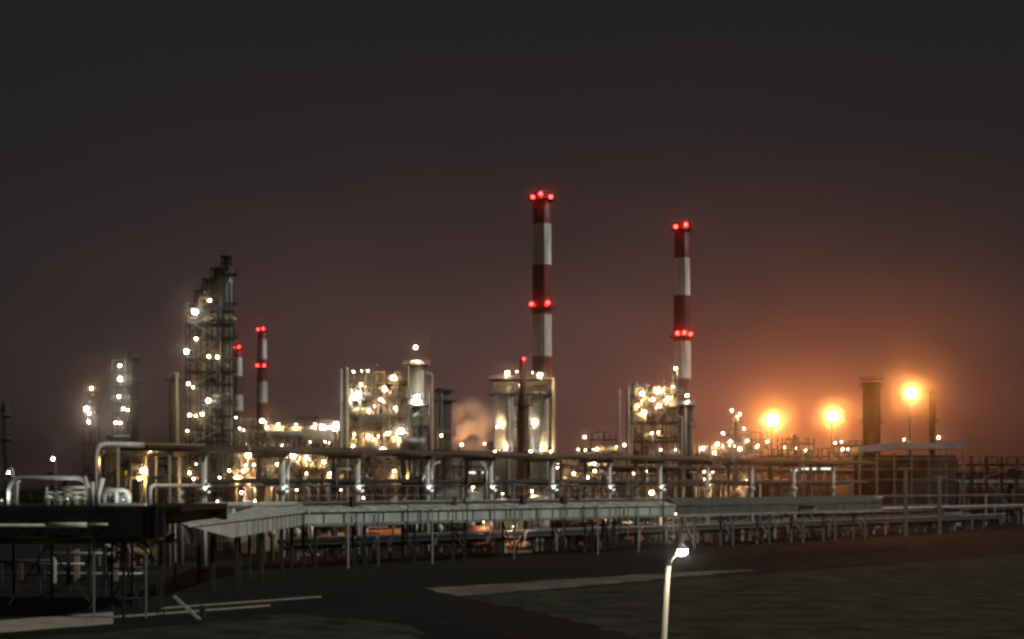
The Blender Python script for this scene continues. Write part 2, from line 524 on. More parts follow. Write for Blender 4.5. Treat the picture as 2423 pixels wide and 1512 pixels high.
# ------------------------------------------------------------------ lattice process structures
def frame_unit(name, label, cat, px0, px1, pyt, Y, depth, nx, lv, lamps=(), m=BROWN, eq=(), fill=1.0, seed=1, deckm=DARK, pal=None, group=None, railm=GALV, tops=None, flood=None, aim=(0, 1, -.3)):
    """lv: rows (print) of the floors; eq materials for vessels and pipes packed on the floors"""
    rnd = random.Random(seed)
    x0, x1 = gx(px0, Y), gx(px1, Y)
    root = thing(name, label, cat, ((x0 + x1) / 2, Y, 0), group)
    zt = gz(pyt, Y)
    zs = sorted(gz(p, Y) for p in lv)
    cw = max(.22, min(.4, (x1 - x0) / 30))
    xs = [x0 + (x1 - x0) * i / nx for i in range(nx + 1)]
    ys = [Y, Y + depth]
    b = MB()
    for i, xx in enumerate(xs):
        t = zt
        if tops:
            t = gz(tops[min(i, len(tops) - 1)], Y)
        for yy in ys:
            b.bar((xx, yy, 0), (xx, yy, t), cw)
    for z in zs:
        for yy in ys:
            b.bar((x0, yy, z), (x1, yy, z), cw * .7, cw)
        for xx in xs:
            b.bar((xx, Y, z), (xx, Y + depth, z), cw * .7, cw)
    zz = [0] + zs
    for j in range(len(zz) - 1):
        for i in range(nx):
            if (i + j) % 2 == 0:
                b.bar((xs[i], Y, zz[j]), (xs[i + 1], Y, zz[j + 1]), cw * .5)
            elif rnd.random() < .5:
                b.bar((xs[i + 1], Y, zz[j]), (xs[i], Y, zz[j + 1]), cw * .5)
    b.build('frame', m, root)
    for z in zs:
        b = MB()
        b.box(((x0 + x1) / 2, Y + depth / 2, z + cw * .5 + .04), (x1 - x0 + .8, depth + .8, .08))
        fg = b.build('floor_grating', deckm, root)
        b = MB()
        for h in (.55, 1.1):
            b.bar((x0 - .4, Y - .38, z + h), (x1 + .4, Y - .38, z + h), .05)
        n = max(3, int((x1 - x0) / 1.6))
        for i in range(n + 1):
            xx = x0 - .4 + (x1 - x0 + .8) * i / n
            b.bar((xx, Y - .38, z), (xx, Y - .38, z + 1.1), .05)
        b.build('railing', railm, fg)
    # stair flights
    for j in range(len(zz) - 1):
        b = MB()
        s = 1 if j % 2 else -1
        xa = (x0 + x1) / 2 - s * (x1 - x0) * .3
        xb = (x0 + x1) / 2 + s * (x1 - x0) * .3
        b.bar((xa, Y - .9, zz[j]), (xb, Y - .9, zz[j + 1]), .08, .25)
        b.bar((xa, Y - .9, zz[j] + 1), (xb, Y - .9, zz[j + 1] + 1), .05)
        b.build('stair', GALV, root)
    pal = pal or [PALE, GALV, BROWN, CREAM, GREEN]
    for j in range(len(zz) - 1 if not tops else len(zz)):
        z = zz[j] + .2
        hh = (zz[j + 1] - zz[j] if j + 1 < len(zz) else 4) - .6
        if hh < 1:
            continue
        n = max(1, int((x1 - x0) / 3.2 * fill))
        for i in range(n):
            xx = x0 + (x1 - x0) * (i + .2 + .6 * rnd.random()) / n
            yy = Y + depth * (.2 + .5 * rnd.random())
            mm = rnd.choice(pal)
            q = rnd.random()
            bb = MB()
            if q < .3:
                r = min(hh * .28, .5 + rnd.random() * .6)
                L = 1.2 + rnd.random() * 2.2
                a = rnd.choice((0, 0, math.pi / 2))
                ax = Vector((math.cos(a), math.sin(a), 0))
                c = Vector((xx, yy, z + r + .6))
                bb.tube([c - ax * (L + .25), c - ax * L, c + ax * L, c + ax * (L + .25)], [r * .55, r, r, r * .55], 14)
                for s in (-.6, .6):
                    bb.box(c + ax * L * s - Vector((0, 0, r * .5 + .3)), (.3, .8, r + .6))
                bb.build('drum', mm, root)
            elif q < .5:
                r = .45 + rnd.random() * .7
                bb.lathe((xx, yy), [(r * .4, z), (r, z + .4), (r, z + hh * .75), (r * .5, z + hh * .9)], 14)
                bb.build('tank', mm, root)
            else:
                k = 1 + int(rnd.random() * 3)
                for g in range(k):
                    r = .10 + rnd.random() * .16
                    xa = xx + (g - 1) * .5
                    y2 = Y + .2 + rnd.random() * depth * .6
                    xb = xa + rnd.uniform(-3, 3)
                    xb = max(x0, min(x1, xb))
                    zm = z + hh * rnd.uniform(.3, .9)
                    bb.tube([(xa, y2, z), (xa, y2, zm - .3), (xa + (.25 if xb > xa else -.25), y2, zm), (xb, y2, zm)], r, 7)
                    bb.build('pipe', mm, root); bb = MB()
    for i in range(min(70, int((x1 - x0) * 1.1 * fill))):
        xx = x0 + (x1 - x0) * rnd.random()
        j = rnd.randrange(len(zz))
        za = zz[j] + .1
        zb2 = min(zt, za + rnd.uniform(2.5, 9))
        if zb2 - za < 1.2:
            continue
        yy = Y + rnd.uniform(-.3, depth * .7)
        r = rnd.uniform(.07, .2)
        bb = MB()
        dx = rnd.choice((-1, 1)) * rnd.uniform(.5, 3.5)
        xe = max(x0 - .3, min(x1 + .3, xx + dx))
        bb.tube([(xx, yy, za), (xx, yy, zb2 - .3), (xx + (.25 if xe > xx else -.25), yy, zb2), (xe, yy + .2, zb2)], r, 6)
        if rnd.random() < .5:
            bb.lathe((xx, yy), [(r * 2, za + .9), (r * 2, za + 1.1)], 8)
        bb.build('riser_pipe', rnd.choice(pal), root)
    if m is TAN or m is BROWN:
        for i in range(int((x1 - x0) * (.8 if m is TAN else .4))):
            z = rnd.choice(zs) + rnd.choice((2.1, 2.3, -.7))
            p = Vector((x0 + (x1 - x0) * rnd.random(), Y - .7 + rnd.random() * depth * .4, z))
            q_ = rnd.uniform(1.1, 1.9) / F * Y
            lamp(root, p, q_, rnd.choice('wwwph'), (p.x, p.y + .8, z + .2), mats=[LM['p' if i % 3 == 0 else 'w'], DARK, F_MID])
    for lx, ly, s, c in lamps:
        p = at(lx, ly, Y - .9)
        lamp(root, p, s, c, (p.x, Y + .1, p.z + .15), aim, [LM[c], DARK, flood] if flood else None)
    return root


# tall lattice tower, left
ft = frame_unit('lattice_tower', 'tallest lattice tower, dark with bright floodlights up its left side', 'tower', 440, 544, 700, 297.5, 3.5, 4, (735, 768, 800, 850, 880, 910, 950, 985, 1018, 1045), m=DARK,
           lamps=((461, 738, 'x', 'h'), (496, 711, 'm', 'w'), (464, 802, 'm', 'w'), (441, 831, 'l', 'h'), (494, 843, 'm', 'w'), (514, 845, 'm', 'w'), (446, 908, 'm', 'w'), (457, 916, 's', 'w'),
                  (493, 948, 'l', 'h'), (449, 982, 'm', 'w'), (478, 980, 'm', 'w'), (463, 984, 's', 'w'), (443, 1019, 's', 'w')), flood=F_DIM, seed=4, pal=[BROWN, GREEN, DARK, OCHRE, GALV], tops=(715, 690, 668, 650, 668), railm=DARK, fill=1.0)
Yt = 299.5
for px0, px1, pyb, pyt in ((462, 480, 735, 688), (480, 500, 725, 660), (499, 522, 715, 634), (524, 540, 640, 606)):
    b = MB()
    xa_, xb_ = gx(px0, Yt), gx(px1, Yt)
    z0, z1 = gz(pyb, Yt), gz(pyt, Yt)
    for xx in (xa_, xb_):
        for yy in (Yt, Yt + 3):
            b.bar((xx, yy, z0), (xx, yy, z1), .28)
    n = max(2, int((z1 - z0) / 2.2))
    for i in range(n + 1):
        z = z0 + (z1 - z0) * i / n
        b.bar((xa_, Yt, z), (xb_, Yt, z), .2)
        b.bar((xa_, Yt + 3, z), (xb_, Yt + 3, z), .2)
        if i < n:
            b.bar((xa_, Yt, z), (xb_, Yt, z + (z1 - z0) / n), .14)
    b.box(((xa_ + xb_) / 2, Yt + 1.5, z1 + .06), (xb_ - xa_ + .6, 3.6, .12))
    b.box(((xa_ + xb_) / 2, Yt + 1.7, (z0 + z1) / 2), (1.1, 1.2, (z1 - z0) * .9))
    b.bar((xa_, Yt - .2, z1 + 1.1), (xb_, Yt - .2, z1 + 1.1), .06)
    b.build('crown_stage', SOOT, ft)

frame_unit('lattice_tower', 'narrow lattice tower with an upright string of white lamps, far left', 'tower', 266, 302, 850, 420, 5, 1, (880, 915, 955, 1000, 1045), m=DARK, railm=DARK,
           lamps=((283, 865, 'm', 'h'), (284, 897, 'l', 'h'), (281, 938, 'm', 'h'), (292, 967, 'm', 'h'), (302, 970, 's', 'w'), (274, 1000, 'm', 'h'), (285, 1001, 's', 'w')), flood=F_DIM, seed=5, pal=[DARK, BROWN, GREEN])
frame_unit('lattice_tower', 'small rust red lattice tower with a tight cluster of lamps, farthest left', 'tower', 198, 224, 910, 430, 5, 1, (930, 975, 1010, 1050), m=RUST, railm=RUST,
           lamps=((216, 919, 'm', 'w'), (204, 967, 'l', 'h'), (211, 978, 'm', 'h'), (210, 998, 'm', 'h')), flood=F_DIM, seed=6, pal=[RUST, BROWN, DARK])
# centre
frame_unit('process_structure', 'large packed process structure full of lamps left of the green vessel', 'plant', 824, 966, 878, 270, 10, 5, (905, 945, 985, 1022, 1062, 1105, 1150), m=TAN,
           lamps=((930, 893, 'l', 'w'), (910, 918, 'm', 'w'), (838, 940, 'x', 'h'), (846, 930, 'm', 'h'), (853, 908, 's', 'p'), (900, 946, 'm', 'p'), (948, 1020, 'x', 'h'), (918, 1026, 'm', 'w'),
                  (870, 1032, 'm', 'w'), (838, 1028, 's', 'w'), (885, 1040, 's', 'p'), (955, 1125, 'l', 'w'), (925, 1137, 's', 'w'), (905, 1060, 's', 'p'), (835, 1055, 's', 'w'), (872, 972, 's', 'w'), (935, 965, 's', 'w')),
           seed=11, fill=2.4, pal=[PALE, CREAM, BROWN, GREEN, RUST, GALV, OCHRE])
frame_unit('process_structure', 'slim lit access structure wrapped round the foot of the pale green vessel', 'plant', 968, 1012, 960, 264, 3, 1, (960, 1010, 1070, 1130), m=DARK,
           lamps=((987, 940, 'x', 'h'),), aim=(0, .5, -1), seed=12, fill=.6)
frame_unit('process_structure', 'lit access structure with railings linking the twin pale vessels', 'plant', 1170, 1304, 905, 296, 5, 3, (905, 935, 1000, 1066, 1110, 1150), m=TAN, seed=13, fill=.9,
           pal=[GREEN, PALE, CREAM, GALV], lamps=())
# right unit
frame_unit('process_structure', 'packed lamp lit structure left of the second chimney', 'plant', 1500, 1602, 915, 336, 9, 4, (935, 965, 1000, 1045, 1085, 1125), m=TAN,
           lamps=((1598, 872, 'm', 'w'), (1520, 931, 'm', 'w'), (1558, 926, 'l', 'w'), (1580, 942, 'm', 'w'), (1560, 960, 'm', 'p'), (1524, 975, 'm', 'w'), (1508, 960, 's', 'w'), (1545, 945, 's', 'w'), (1500, 1120, 's', 'p'), (1530, 1112, 's', 'h')),
           seed=17, fill=2.4, pal=[PALE, CREAM, WHITE, GREEN, BROWN, CREAM], tops=(925, 915, 920, 915, 880))
# mid left low structure under the small chimneys
frame_unit('process_structure', 'low wide brown structure below the short striped chimneys', 'plant', 560, 640, 1020, 262, 8, 3, (1040, 1085, 1130), m=TAN,
           lamps=((587, 1077, 'x', 'w'), (543, 1113, 'm', 'w'), (560, 1130, 'l', 'w'), (576, 1114, 'm', 'w'), (592, 1137, 'm', 'w'), (520, 1130, 's', 'w'), (612, 1143, 's', 'w'), (571, 1165, 'm', 'p'), (548, 1140, 's', 'w'), (600, 1100, 's', 'w')),
           seed=21, fill=2.2, pal=[RUST, BROWN, CREAM, GALV, PALE])
frame_unit('process_structure', 'low brown structure between the second and third rack columns', 'plant', 690, 815, 1060, 255, 7, 4, (1075, 1110, 1150), m=TAN,
           lamps=((693, 1077, 'x', 'w'), (725, 1082, 'm', 'w'), (765, 1093, 'm', 'w'), (780, 1120, 's', 'w'), (745, 1140, 's', 'p')), seed=22, fill=2.2, pal=[CREAM, BROWN, RUST, GALV, DARK])
# left, behind the dark deck
frame_unit('pipe_manifold', 'yellowish lit pipe manifold under the white elbow pipe', 'plant', 236, 345, 1062, 172, 5, 3, (1075, 1130), m=OCHRE,
           lamps=((228, 1088, 's', 'w'), (355, 1066, 'm', 'w'), (337, 1112, 'l', 'w'), (330, 1133, 'm', 'w')), seed=23, fill=1.5, pal=[OCHRE, BROWN, OCHRE, DARK], railm=OCHRE)
frame_unit('process_structure', 'dull brown low structure right of the yellow lagged column foot', 'plant', 372, 470, 1062, 236, 8, 3, (1085, 1130), m=BROWN,
           lamps=((458, 1133, 's', 'w'), (448, 1118, 's', 'w')), seed=24, fill=1.0, pal=[BROWN, DARK, GREEN])
# right low plant
frame_unit('process_structure', 'low lamp dotted structure just right of the second chimney', 'plant', 1655, 1765, 1050, 352, 8, 3, (1075, 1110), m=TAN,
           lamps=((1663, 1060, 'm', 'w'), (1697, 1050, 'm', 'w'), (1710, 1025, 'm', 'p'), (1750, 1062, 'm', 'w'), (1668, 1135, 'm', 'w'), (1720, 1140, 'l', 'w'), (1765, 1138, 'm', 'w'), (1690, 1070, 's', 'w')),
           seed=25, fill=2.2, pal=[BROWN, CREAM, GALV, DARK, RUST])
frame_unit('process_structure', 'low warm lit structure between the twin vessels and the right hand unit', 'plant', 1345, 1470, 1070, 345, 8, 3, (1085, 1125), m=TAN,
           lamps=((1405, 1095, 'l', 'w'), (1406, 1114, 's', 'w'), (1447, 1105, 'm', 'w'), (1358, 1120, 's', 'w'), (1477, 1053, 'm', 'p'), (1320, 1100, 'm', 'w'), (1392, 1130, 's', 'h')), seed=26, fill=2.2, pal=[BROWN, CREAM, RUST, GALV])
frame_unit('process_structure', 'dim low structure under the left amber floodlight', 'plant', 1800, 1925, 1062, 430, 10, 4, (1080, 1110), m=RUST, seed=27, fill=1.3, pal=[BROWN, RUST, DARK, CREAM],
           lamps=((1815, 1045, 's', 'w'),))
frame_unit('process_structure', 'dim low structure under the middle amber floodlight', 'plant', 1935, 2035, 1060, 440, 10, 4, (1080, 1110), m=BROWN, seed=28, fill=1.2, pal=[BROWN, DARK, GALV],
           lamps=((1975, 1048, 's', 'p'), (1990, 1045, 's', 'p')))
frame_unit('process_structure', 'dark wide structure at the far right edge', 'plant', 2295, 2440, 1080, 420, 12, 4, (1100, 1130), m=DARK, seed=29, fill=1.2, pal=[DARK, GREEN, BROWN], railm=DARK)


for lab, px0, px1, pyt, Y, dep, lvv, lm, sd_, pal_, mm in (
    ('low pipe choked structure under the drums, right of the low wide brown one', 642, 688, 1066, 266, 6, (1080, 1110, 1150), ((655, 1098, 's', 'w'), (672, 1128, 's', 'w'), (640, 1150, 's', 'p')), 41, [CREAM, RUST, GALV, PALE], TAN),
    ('dim structure between the dark stubby column and the twin vessels', 1060, 1162, 1092, 310, 7, (1105, 1135), ((1075, 1140, 's', 'h'), (1150, 1150, 's', 'w')), 42, [DARK, GREEN, GALV, BROWN], DARK),
    ('brown structure behind the low warm lit one, left of the slender vent pipes', 1400, 1462, 1022, 380, 8, (1040, 1075, 1110), ((1412, 1062, 's', 'w'), (1450, 1080, 's', 'w')), 43, [BROWN, GALV, CREAM, DARK], BROWN),
    ('slim pale structure carrying the thin beacon stack on the right', 1722, 1772, 1015, 432, 6, (1030, 1060, 1100), ((1728, 1045, 's', 'p'),), 44, [GALV, PALE, BROWN], TAN),
    ('brown silhouetted structure just left of the left amber floodlight', 1778, 1815, 1022, 455, 8, (1040, 1070, 1100), ((1790, 1058, 's', 'p'),), 45, [BROWN, RUST, DARK], BROWN),
    ('brown silhouetted structure between the left and middle amber floodlights', 1850, 1925, 1036, 460, 8, (1050, 1075, 1105), ((1905, 1066, 's', 'w'),), 46, [BROWN, RUST, CREAM, DARK], BROWN),
    ('dark silhouetted structure right of the middle amber floodlight', 1985, 2038, 1042, 465, 8, (1055, 1080, 1110), (), 47, [DARK, BROWN, GALV], DARK),
    ('dark low structure behind the two short striped chimneys', 530, 600, 985, 345, 8, (1010, 1045, 1085), ((545, 1062, 's', 'w'),), 48, [DARK, BROWN, GREEN], BROWN),
    ('small lamp lit structure under the gap left of the packed right hand structure', 1310, 1348, 1085, 300, 6, (1100, 1130), ((1330, 1132, 's', 'w'),), 49, [CREAM, BROWN, GALV], TAN)):
    frame_unit('process_structure', lab, 'plant', px0, px1, pyt, Y, dep, 2, lvv, lm, m=mm, seed=sd_, fill=2.0, pal=pal_)


# ------------------------------------------------------------------ horizontal tanks, coolers, low machines
def hdrum(label, px0, px1, py0, py1, Y, m, group=None):
    """horizontal drum on saddles, spanning the rows py0..py1"""
    x0, x1 = gx(px0, Y), gx(px1, Y)
    z1, z0 = gz(py0, Y), gz(py1, Y)
    r, zc = (z1 - z0) / 2, (z1 + z0) / 2
    root = thing('horizontal_drum', label, 'tank', ((x0 + x1) / 2, Y, 0), group)
    b = MB()
    b.tube([(x0, Y, zc), (x0 + r * .15, Y, zc), (x0 + r * .5, Y, zc), (x1 - r * .5, Y, zc), (x1 - r * .15, Y, zc), (x1, Y, zc)], [r * .3, r * .75, r, r, r * .75, r * .3], 18)
    b.build('shell', m, root)
    for f in (.2, .8):
        b = MB()
        b.box((x0 + (x1 - x0) * f, Y, zc / 2 - .1), (.5, r * 1.5, max(.3, zc - .2)))
        b.build('saddle', GALV, root)
    b = MB()
    b.lathe(((x0 + x1) / 2, Y), [(.35, zc + r * .9), (.35, zc + r + .5), (.5, zc + r + .5), (.5, zc + r + .65)], 12)
    b.build('manhole', GALV, root)
    return root


def cooler(label, px0, px1, py, Y, depth, m, nf=4, lamps=()):
    x0, x1, z = gx(px0, Y), gx(px1, Y), gz(py, Y)
    root = thing('air_cooler', label, 'cooler', ((x0 + x1) / 2, Y, 0))
    b = MB(); b.box(((x0 + x1) / 2, Y + depth / 2, z - .7), (x1 - x0, depth, 1.1)); b.build('bundle_box', m, root)
    n = 5
    for i in range(n + 1):
        for yy in (Y + .3, Y + depth - .3):
            xx = x0 + .3 + (x1 - x0 - .6) * i / n
            b = MB(); b.bar((xx, yy, 0), (xx, yy, z - 1.25), .3); b.build('leg', BROWN, root)
    for i in range(nf):
        xx = x0 + (x1 - x0) * (i + .5) / nf
        b = MB(); b.lathe((xx, Y + depth / 2), [(1.6, z - .14), (1.5, z + .5), (1.45, z + .5), (1.45, z - .1)], 18); b.build('fan_ring', DARK, root)
    b = MB()
    for h in (.5, 1.0):
        b.bar((x0, Y - .1, z + h), (x1, Y - .1, z + h), .05)
    for i in range(16):
        xx = x0 + (x1 - x0) * i / 15
        b.bar((xx, Y - .1, z - .2), (xx, Y - .1, z + 1), .05)
    b.build('railing', GALV, root)
    for lx, ly, s, c in lamps:
        p = at(lx, ly, Y - .9)
        lamp(root, p, s, c, (p.x, Y + .1, p.z + .1))
    return root


cooler('long flat air cooler bank lit along its rim below the taller small chimney', 628, 722, 1008, 300, 7, CREAM, 4, ((620, 996, 'l', 'w'), (658, 1004, 's', 'w'), (700, 1005, 's', 'p')))
cooler('long flat air cooler bank ending at the pale vent pipes', 724, 800, 1006, 296, 7, PALE, 3, ((795, 1003, 'l', 'h'), (760, 1008, 'm', 'w'), (745, 1004, 's', 'p')))
hdrum('dull green drum hanging below the long flat air cooler', 636, 716, 1020, 1038, 292, GREEN)
hdrum('pinkish pale drum below the air cooler near the vent pipes', 715, 790, 1016, 1050, 290, PALE)
hdrum('pale grey drum low behind the second rack column', 622, 690, 1048, 1062, 285, PALE)
YB = 330
bx = thing('fan_housing', 'dark hooded fan housing raised above the two air coolers', 'machine', (gx(727, YB), YB, 0))
b = MB(); b.box((gx(727, YB), YB, gz(994, YB)), (5.2, 4, 1.3)); b.box((gx(722, YB), YB, gz(1004, YB)), (2.4, 3, 1.4)); b.build('hood', DARK, bx)
b = MB()
for s in (-2, 2):
    b.bar((gx(727, YB) + s, YB, 0), (gx(727, YB) + s, YB, gz(1001, YB)), .4)
b.build('leg', DARK, bx)

# low machinery between the rack columns: pumps, exchangers, bins
def low_machine(kind, label, px, Y, m, w=4.0, h=2.4, z=0.0, lit=None):
    root = low_body(kind, label, px, Y, m, w, h, z)
    if lit:
        x = gx(px, Y) + (w * .3 if len(label) % 2 else -w * .25)
        p = Vector((x, Y - 1.9, z + h + (1.2 if kind != 'pump' else .8)))
        b = MB(); b.bar((x, Y + .5, z), (x, Y + .5, p.z + .35), .1); b.bar((x, Y + .5, p.z + .35), (x, Y - 1.9, p.z + .35), .08); b.build('lamp_bracket', GALV, root)
        lamp(root, p, 's', lit, None, (0, 1, -.9))
    return root


def low_body(kind, label, px, Y, m, w, h, z):
    x = gx(px, Y)
    if kind == 'exchanger':
        root = thing('heat_exchanger', label, 'exchanger', (x, Y, z))
        r = h * .22
        for i, zc in enumerate((z + .7 + r, z + .9 + r * 3.1)):
            b = MB(); b.tube([(x - w / 2, Y, zc), (x - w / 2 + .1, Y, zc), (x + w / 2, Y, zc), (x + w / 2 + .3, Y, zc)], [r * .7, r, r, r * .5], 14); b.build('shell', m, root)
            for f in (-.42, .3):
                b = MB(); b.tube([(x + w * f, Y, zc), (x + w * f + .14, Y, zc)], r * 1.25, 14); b.build('flange', GALV, root)
        for f in (-.3, .3):
            b = MB(); b.box((x + w * f, Y, z + .4), (.35, r * 2, .8)); b.build('saddle', CONC, root)
    elif kind == 'pump':
        root = thing('pump_set', label, 'pump', (x, Y, z))
        b = MB(); b.box((x, Y, z + .2), (w, 1.6, .4)); b.build('plinth', CONC, root)
        b = MB(); b.tube([(x - w * .4, Y, z + 1.1), (x - w * .36, Y, z + 1.1), (x, Y, z + 1.1), (x + .05, Y, z + 1.1)], [.5, .68, .68, .4], 14)
        for i in range(5):
            b.tube([(x - w * .34 + i * .28, Y, z + 1.1), (x - w * .34 + i * .28 + .06, Y, z + 1.1)], .76, 14)
        b.build('motor', m, root)
        b = MB(); b.tube([(x + .1, Y, z + 1), (x + .5, Y, z + 1)], .2, 8); b.lathe((x + w * .28, Y), [(.3, z + .4), (.75, z + .7), (.75, z + 1.4), (.3, z + 1.7)], 14)
        b.tube([(x + w * .28, Y, z + 1.6), (x + w * .28, Y, z + h), (x + w * .28 + .4, Y, z + h + .4), (x + w * .28 + 1.6, Y, z + h + .4)], .2, 8); b.build('volute', GALV, root)
    elif kind == 'tank':
        root = thing('storage_tank', label, 'tank', (x, Y, z))
        r = w / 2
        b = MB(); b.lathe((x, Y), [(r, z), (r, z + h), (r * .5, z + h + r * .18), (.1, z + h + r * .26)], 24)
        for i in range(1, 4):
            ring(b, (x, Y), z + h * i / 4, r + .02, .05, 24)
        b.build('shell', m, root)
        b = MB()
        ring(b, (x, Y), z + h + 1, r - .05, .05); ring(b, (x, Y), z + h + .5, r - .05, .04)
        for i in range(14):
            a = 6.283 * i / 14
            b.bar((x + (r - .05) * math.cos(a), Y + (r - .05) * math.sin(a), z + h), (x + (r - .05) * math.cos(a), Y + (r - .05) * math.sin(a), z + h + 1), .05)
        b.build('railing', GALV, root)
        ladder(root, x - r * .3, Y - r - .25, z, z + h + 1)
    else:
        root = thing('control_cabinet', label, 'cabinet', (x, Y, z))
        b = MB(); b.box((x, Y, z + h / 2 + .15), (w, 1.8, h)); b.build('cabinet_body', m, root)
        b = MB(); b.box((x, Y - .05, z + h + .22), (w + .5, 2.4, .14)); b.build('roof', GALV, root)
        n = max(2, int(w / 1.1))
        for i in range(n):
            b = MB(); b.box((x - w / 2 + w * (i + .5) / n, Y - .93, z + h / 2 + .15), (w / n - .12, .06, h - .3)); b.build('door', m, root)
    return root


low_machine('exchanger', 'brown paired exchanger behind the gap left of the third rack column', 770, 218, RUST, 6, 4.2, lit='w')
low_machine('cabinet', 'cream cabinet behind the first gap of the rack', 640, 205, CREAM, 4, 5.5, lit='w')
low_machine('tank', 'pale round tank behind the first rack column', 540, 212, GALV, 5, 6.2, lit='p')
low_machine('cabinet', 'pale grey cabinet with doors left of the second rack column', 590, 200, PALE, 3.6, 6.4, lit='w')
low_machine('exchanger', 'rust orange paired exchanger between the third and fourth rack columns', 905, 228, ORANGE, 6.5, 5, lit='w')
low_machine('cabinet', 'cream cabinet right of the third rack column', 880, 236, CREAM, 5, 6.5, lit='p')
low_machine('pump', 'grey pump set right of the second rack column', 720, 196, GALV, 4, 4, lit='w')
low_machine('tank', 'dark green tank between the fourth and fifth rack columns', 1085, 262, GREEN, 9, 8.2, lit='w')
low_machine('cabinet', 'pale cabinet at the foot of the twin vessels', 1205, 258, CREAM, 5, 7, lit='p')
low_machine('tank', 'pale tank at the foot of the right pale vessel', 1272, 262, PALE, 4.5, 7.5, lit='w')
low_machine('tank', 'squat green tank behind the fifth rack column', 1135, 270, DARK, 6, 9, lit='w')
low_machine('pump', 'orange pump motor under the gallery, lit by its own lamp', 1222, 205, ORANGE, 4.6, 2.8)
low_machine('exchanger', 'rust paired exchanger under the gallery right of the orange pump', 1350, 226, RUST, 7, 4)
low_machine('exchanger', 'brown paired exchanger under the gallery near the sixth rack column', 1405, 240, BROWN, 6, 4, lit='w')
low_machine('cabinet', 'small red brown cabinet under the gallery right of the seventh rack column', 1500, 248, RUST, 4, 3, lit='p')
low_machine('exchanger', 'dark rust exchanger under the gallery below the fifth rack column', 1115, 204, RUST, 6, 3.4, lit='w')
low_machine('tank', 'dark tank beyond the pipe supports on the right', 1835, 380, DARK, 14, 10, lit='w')
low_machine('tank', 'dark green tank beyond the pipe supports, below the broad dark column', 2020, 400, GREEN, 12, 9, lit='p')
low_machine('cabinet', 'bright pale roofed box on the gallery line below the amber floodlights', 1908, 232, WHITE, 2.6, 1.1, z=5.2)
low_machine('cabinet', 'dim pale box low on the far right', 2250, 275, PALE, 3.6, 1.5, z=3.6)

# small round lamp for the orange pump
def lamp_post(label, px, py, Y, s='m', c='w', aim=(0, 1, -.3), group=None, zb=0, mats=None):
    p = at(px, py, Y)
    root = thing('lamp_post', label, 'lamp', (p.x + .5, Y, zb), group)
    r = LS[s] / F * Y
    b = MB(); b.tube([(p.x + .5, Y, zb), (p.x + .5, Y, p.z - .2), (p.x + .4, Y, p.z + r + .2), (p.x, Y, p.z + r + .25)], [.12, .08, .07, .06], 8); b.build('post', GALV, root)
    lamp(root, p, s, c, None, aim, mats)
    return root


lamp_post('lone white lamp post at the left edge by the pipe arch', 20, 1118, 128, 'm', 'h')
lamp_post('lone white lamp post above the dark trees, left of the pipe manifold', 125, 1086, 240, 'm', 'h')
lamp_post('lone warm lamp post standing clear right of the twin vessels', 1383, 1034, 350, 'm', 'p')
lamp_post('warm lamp post low under the gallery beside the orange pump', 1216, 1246, 202, 'm', 'p')
lamp_post('warm lamp post glowing just above the gallery, right of the seventh rack column', 1541, 1166, 240, 'l', 'w')
lamp_post('pinkish lamp post below the gallery, above the street lamp', 1600, 1217, 232, 'm', 'p')
lamp_post('small lamp post on the left of the pale blue shed roof', 2138, 1040, 380, 's', 'p')
lamp_post('small bright lamp post on the right of the pale blue shed roof', 2220, 1035, 378, 'm', 'p')


# amber floodlights
def high_mast(label, px, py, Y, r_px):
    p = at(px, py, Y)
    root = thing('floodlight_mast', label, 'floodlight', (p.x, Y + 1.2, 0), 'amber floodlight masts')
    b = MB(); b.tube([(p.x, Y + 1.2, 0), (p.x, Y + 1.2, p.z + 1)], [.55, .25], 10); b.build('mast', DARK, root)
    b = MB(); b.box((p.x, Y + .75, p.z), (3.0, .35, .2)); b.box((p.x, Y + .75, p.z + 1), (2.4, .3, .15)); b.build('head_frame', DARK, root)
    r = r_px / F * Y
    b = MB()
    # round lens facing the viewer's side of the plant, set in a dished reflector
    n = 20
    for (rr, yy) in ((r, Y),):
        pts = []
        for i, (fr, dy) in enumerate(((1.0, 0.0), (.75, -.28 * r), (.4, -.45 * r))):
            pts.append([(p.x + rr * fr * math.cos(6.2832 * j / n), yy + dy, p.z + rr * fr * math.sin(6.2832 * j / n)) for j in range(n)])
        vs = sum(pts, [])
        fs = []
        for i in range(2):
            for j in range(n):
                j2 = (j + 1) % n
                fs.append((i * n + j, i * n + j2, (i + 1) * n + j2, (i + 1) * n + j))
        fs.append(tuple(2 * n + j for j in range(n)))
        b.add(vs, fs, 0, True)
    h_ = MB(); h_.tube([(p.x, Y + .02, p.z), (p.x, Y + .3, p.z), (p.x, Y + .7, p.z)], [r * 1.05, r * .9, r * .3], 16)
    ho = h_.build('housing', DARK, root)
    b.build('lens', L_AMBER, ho)
    return root


high_mast('leftmost of the three dazzling amber floodlights', 1827, 994, 400, 12.5)
high_mast('middle one of the three dazzling amber floodlights', 1970, 984, 405, 11.5)
high_mast('highest and rightmost of the three dazzling amber floodlights', 2155, 930, 410, 12)

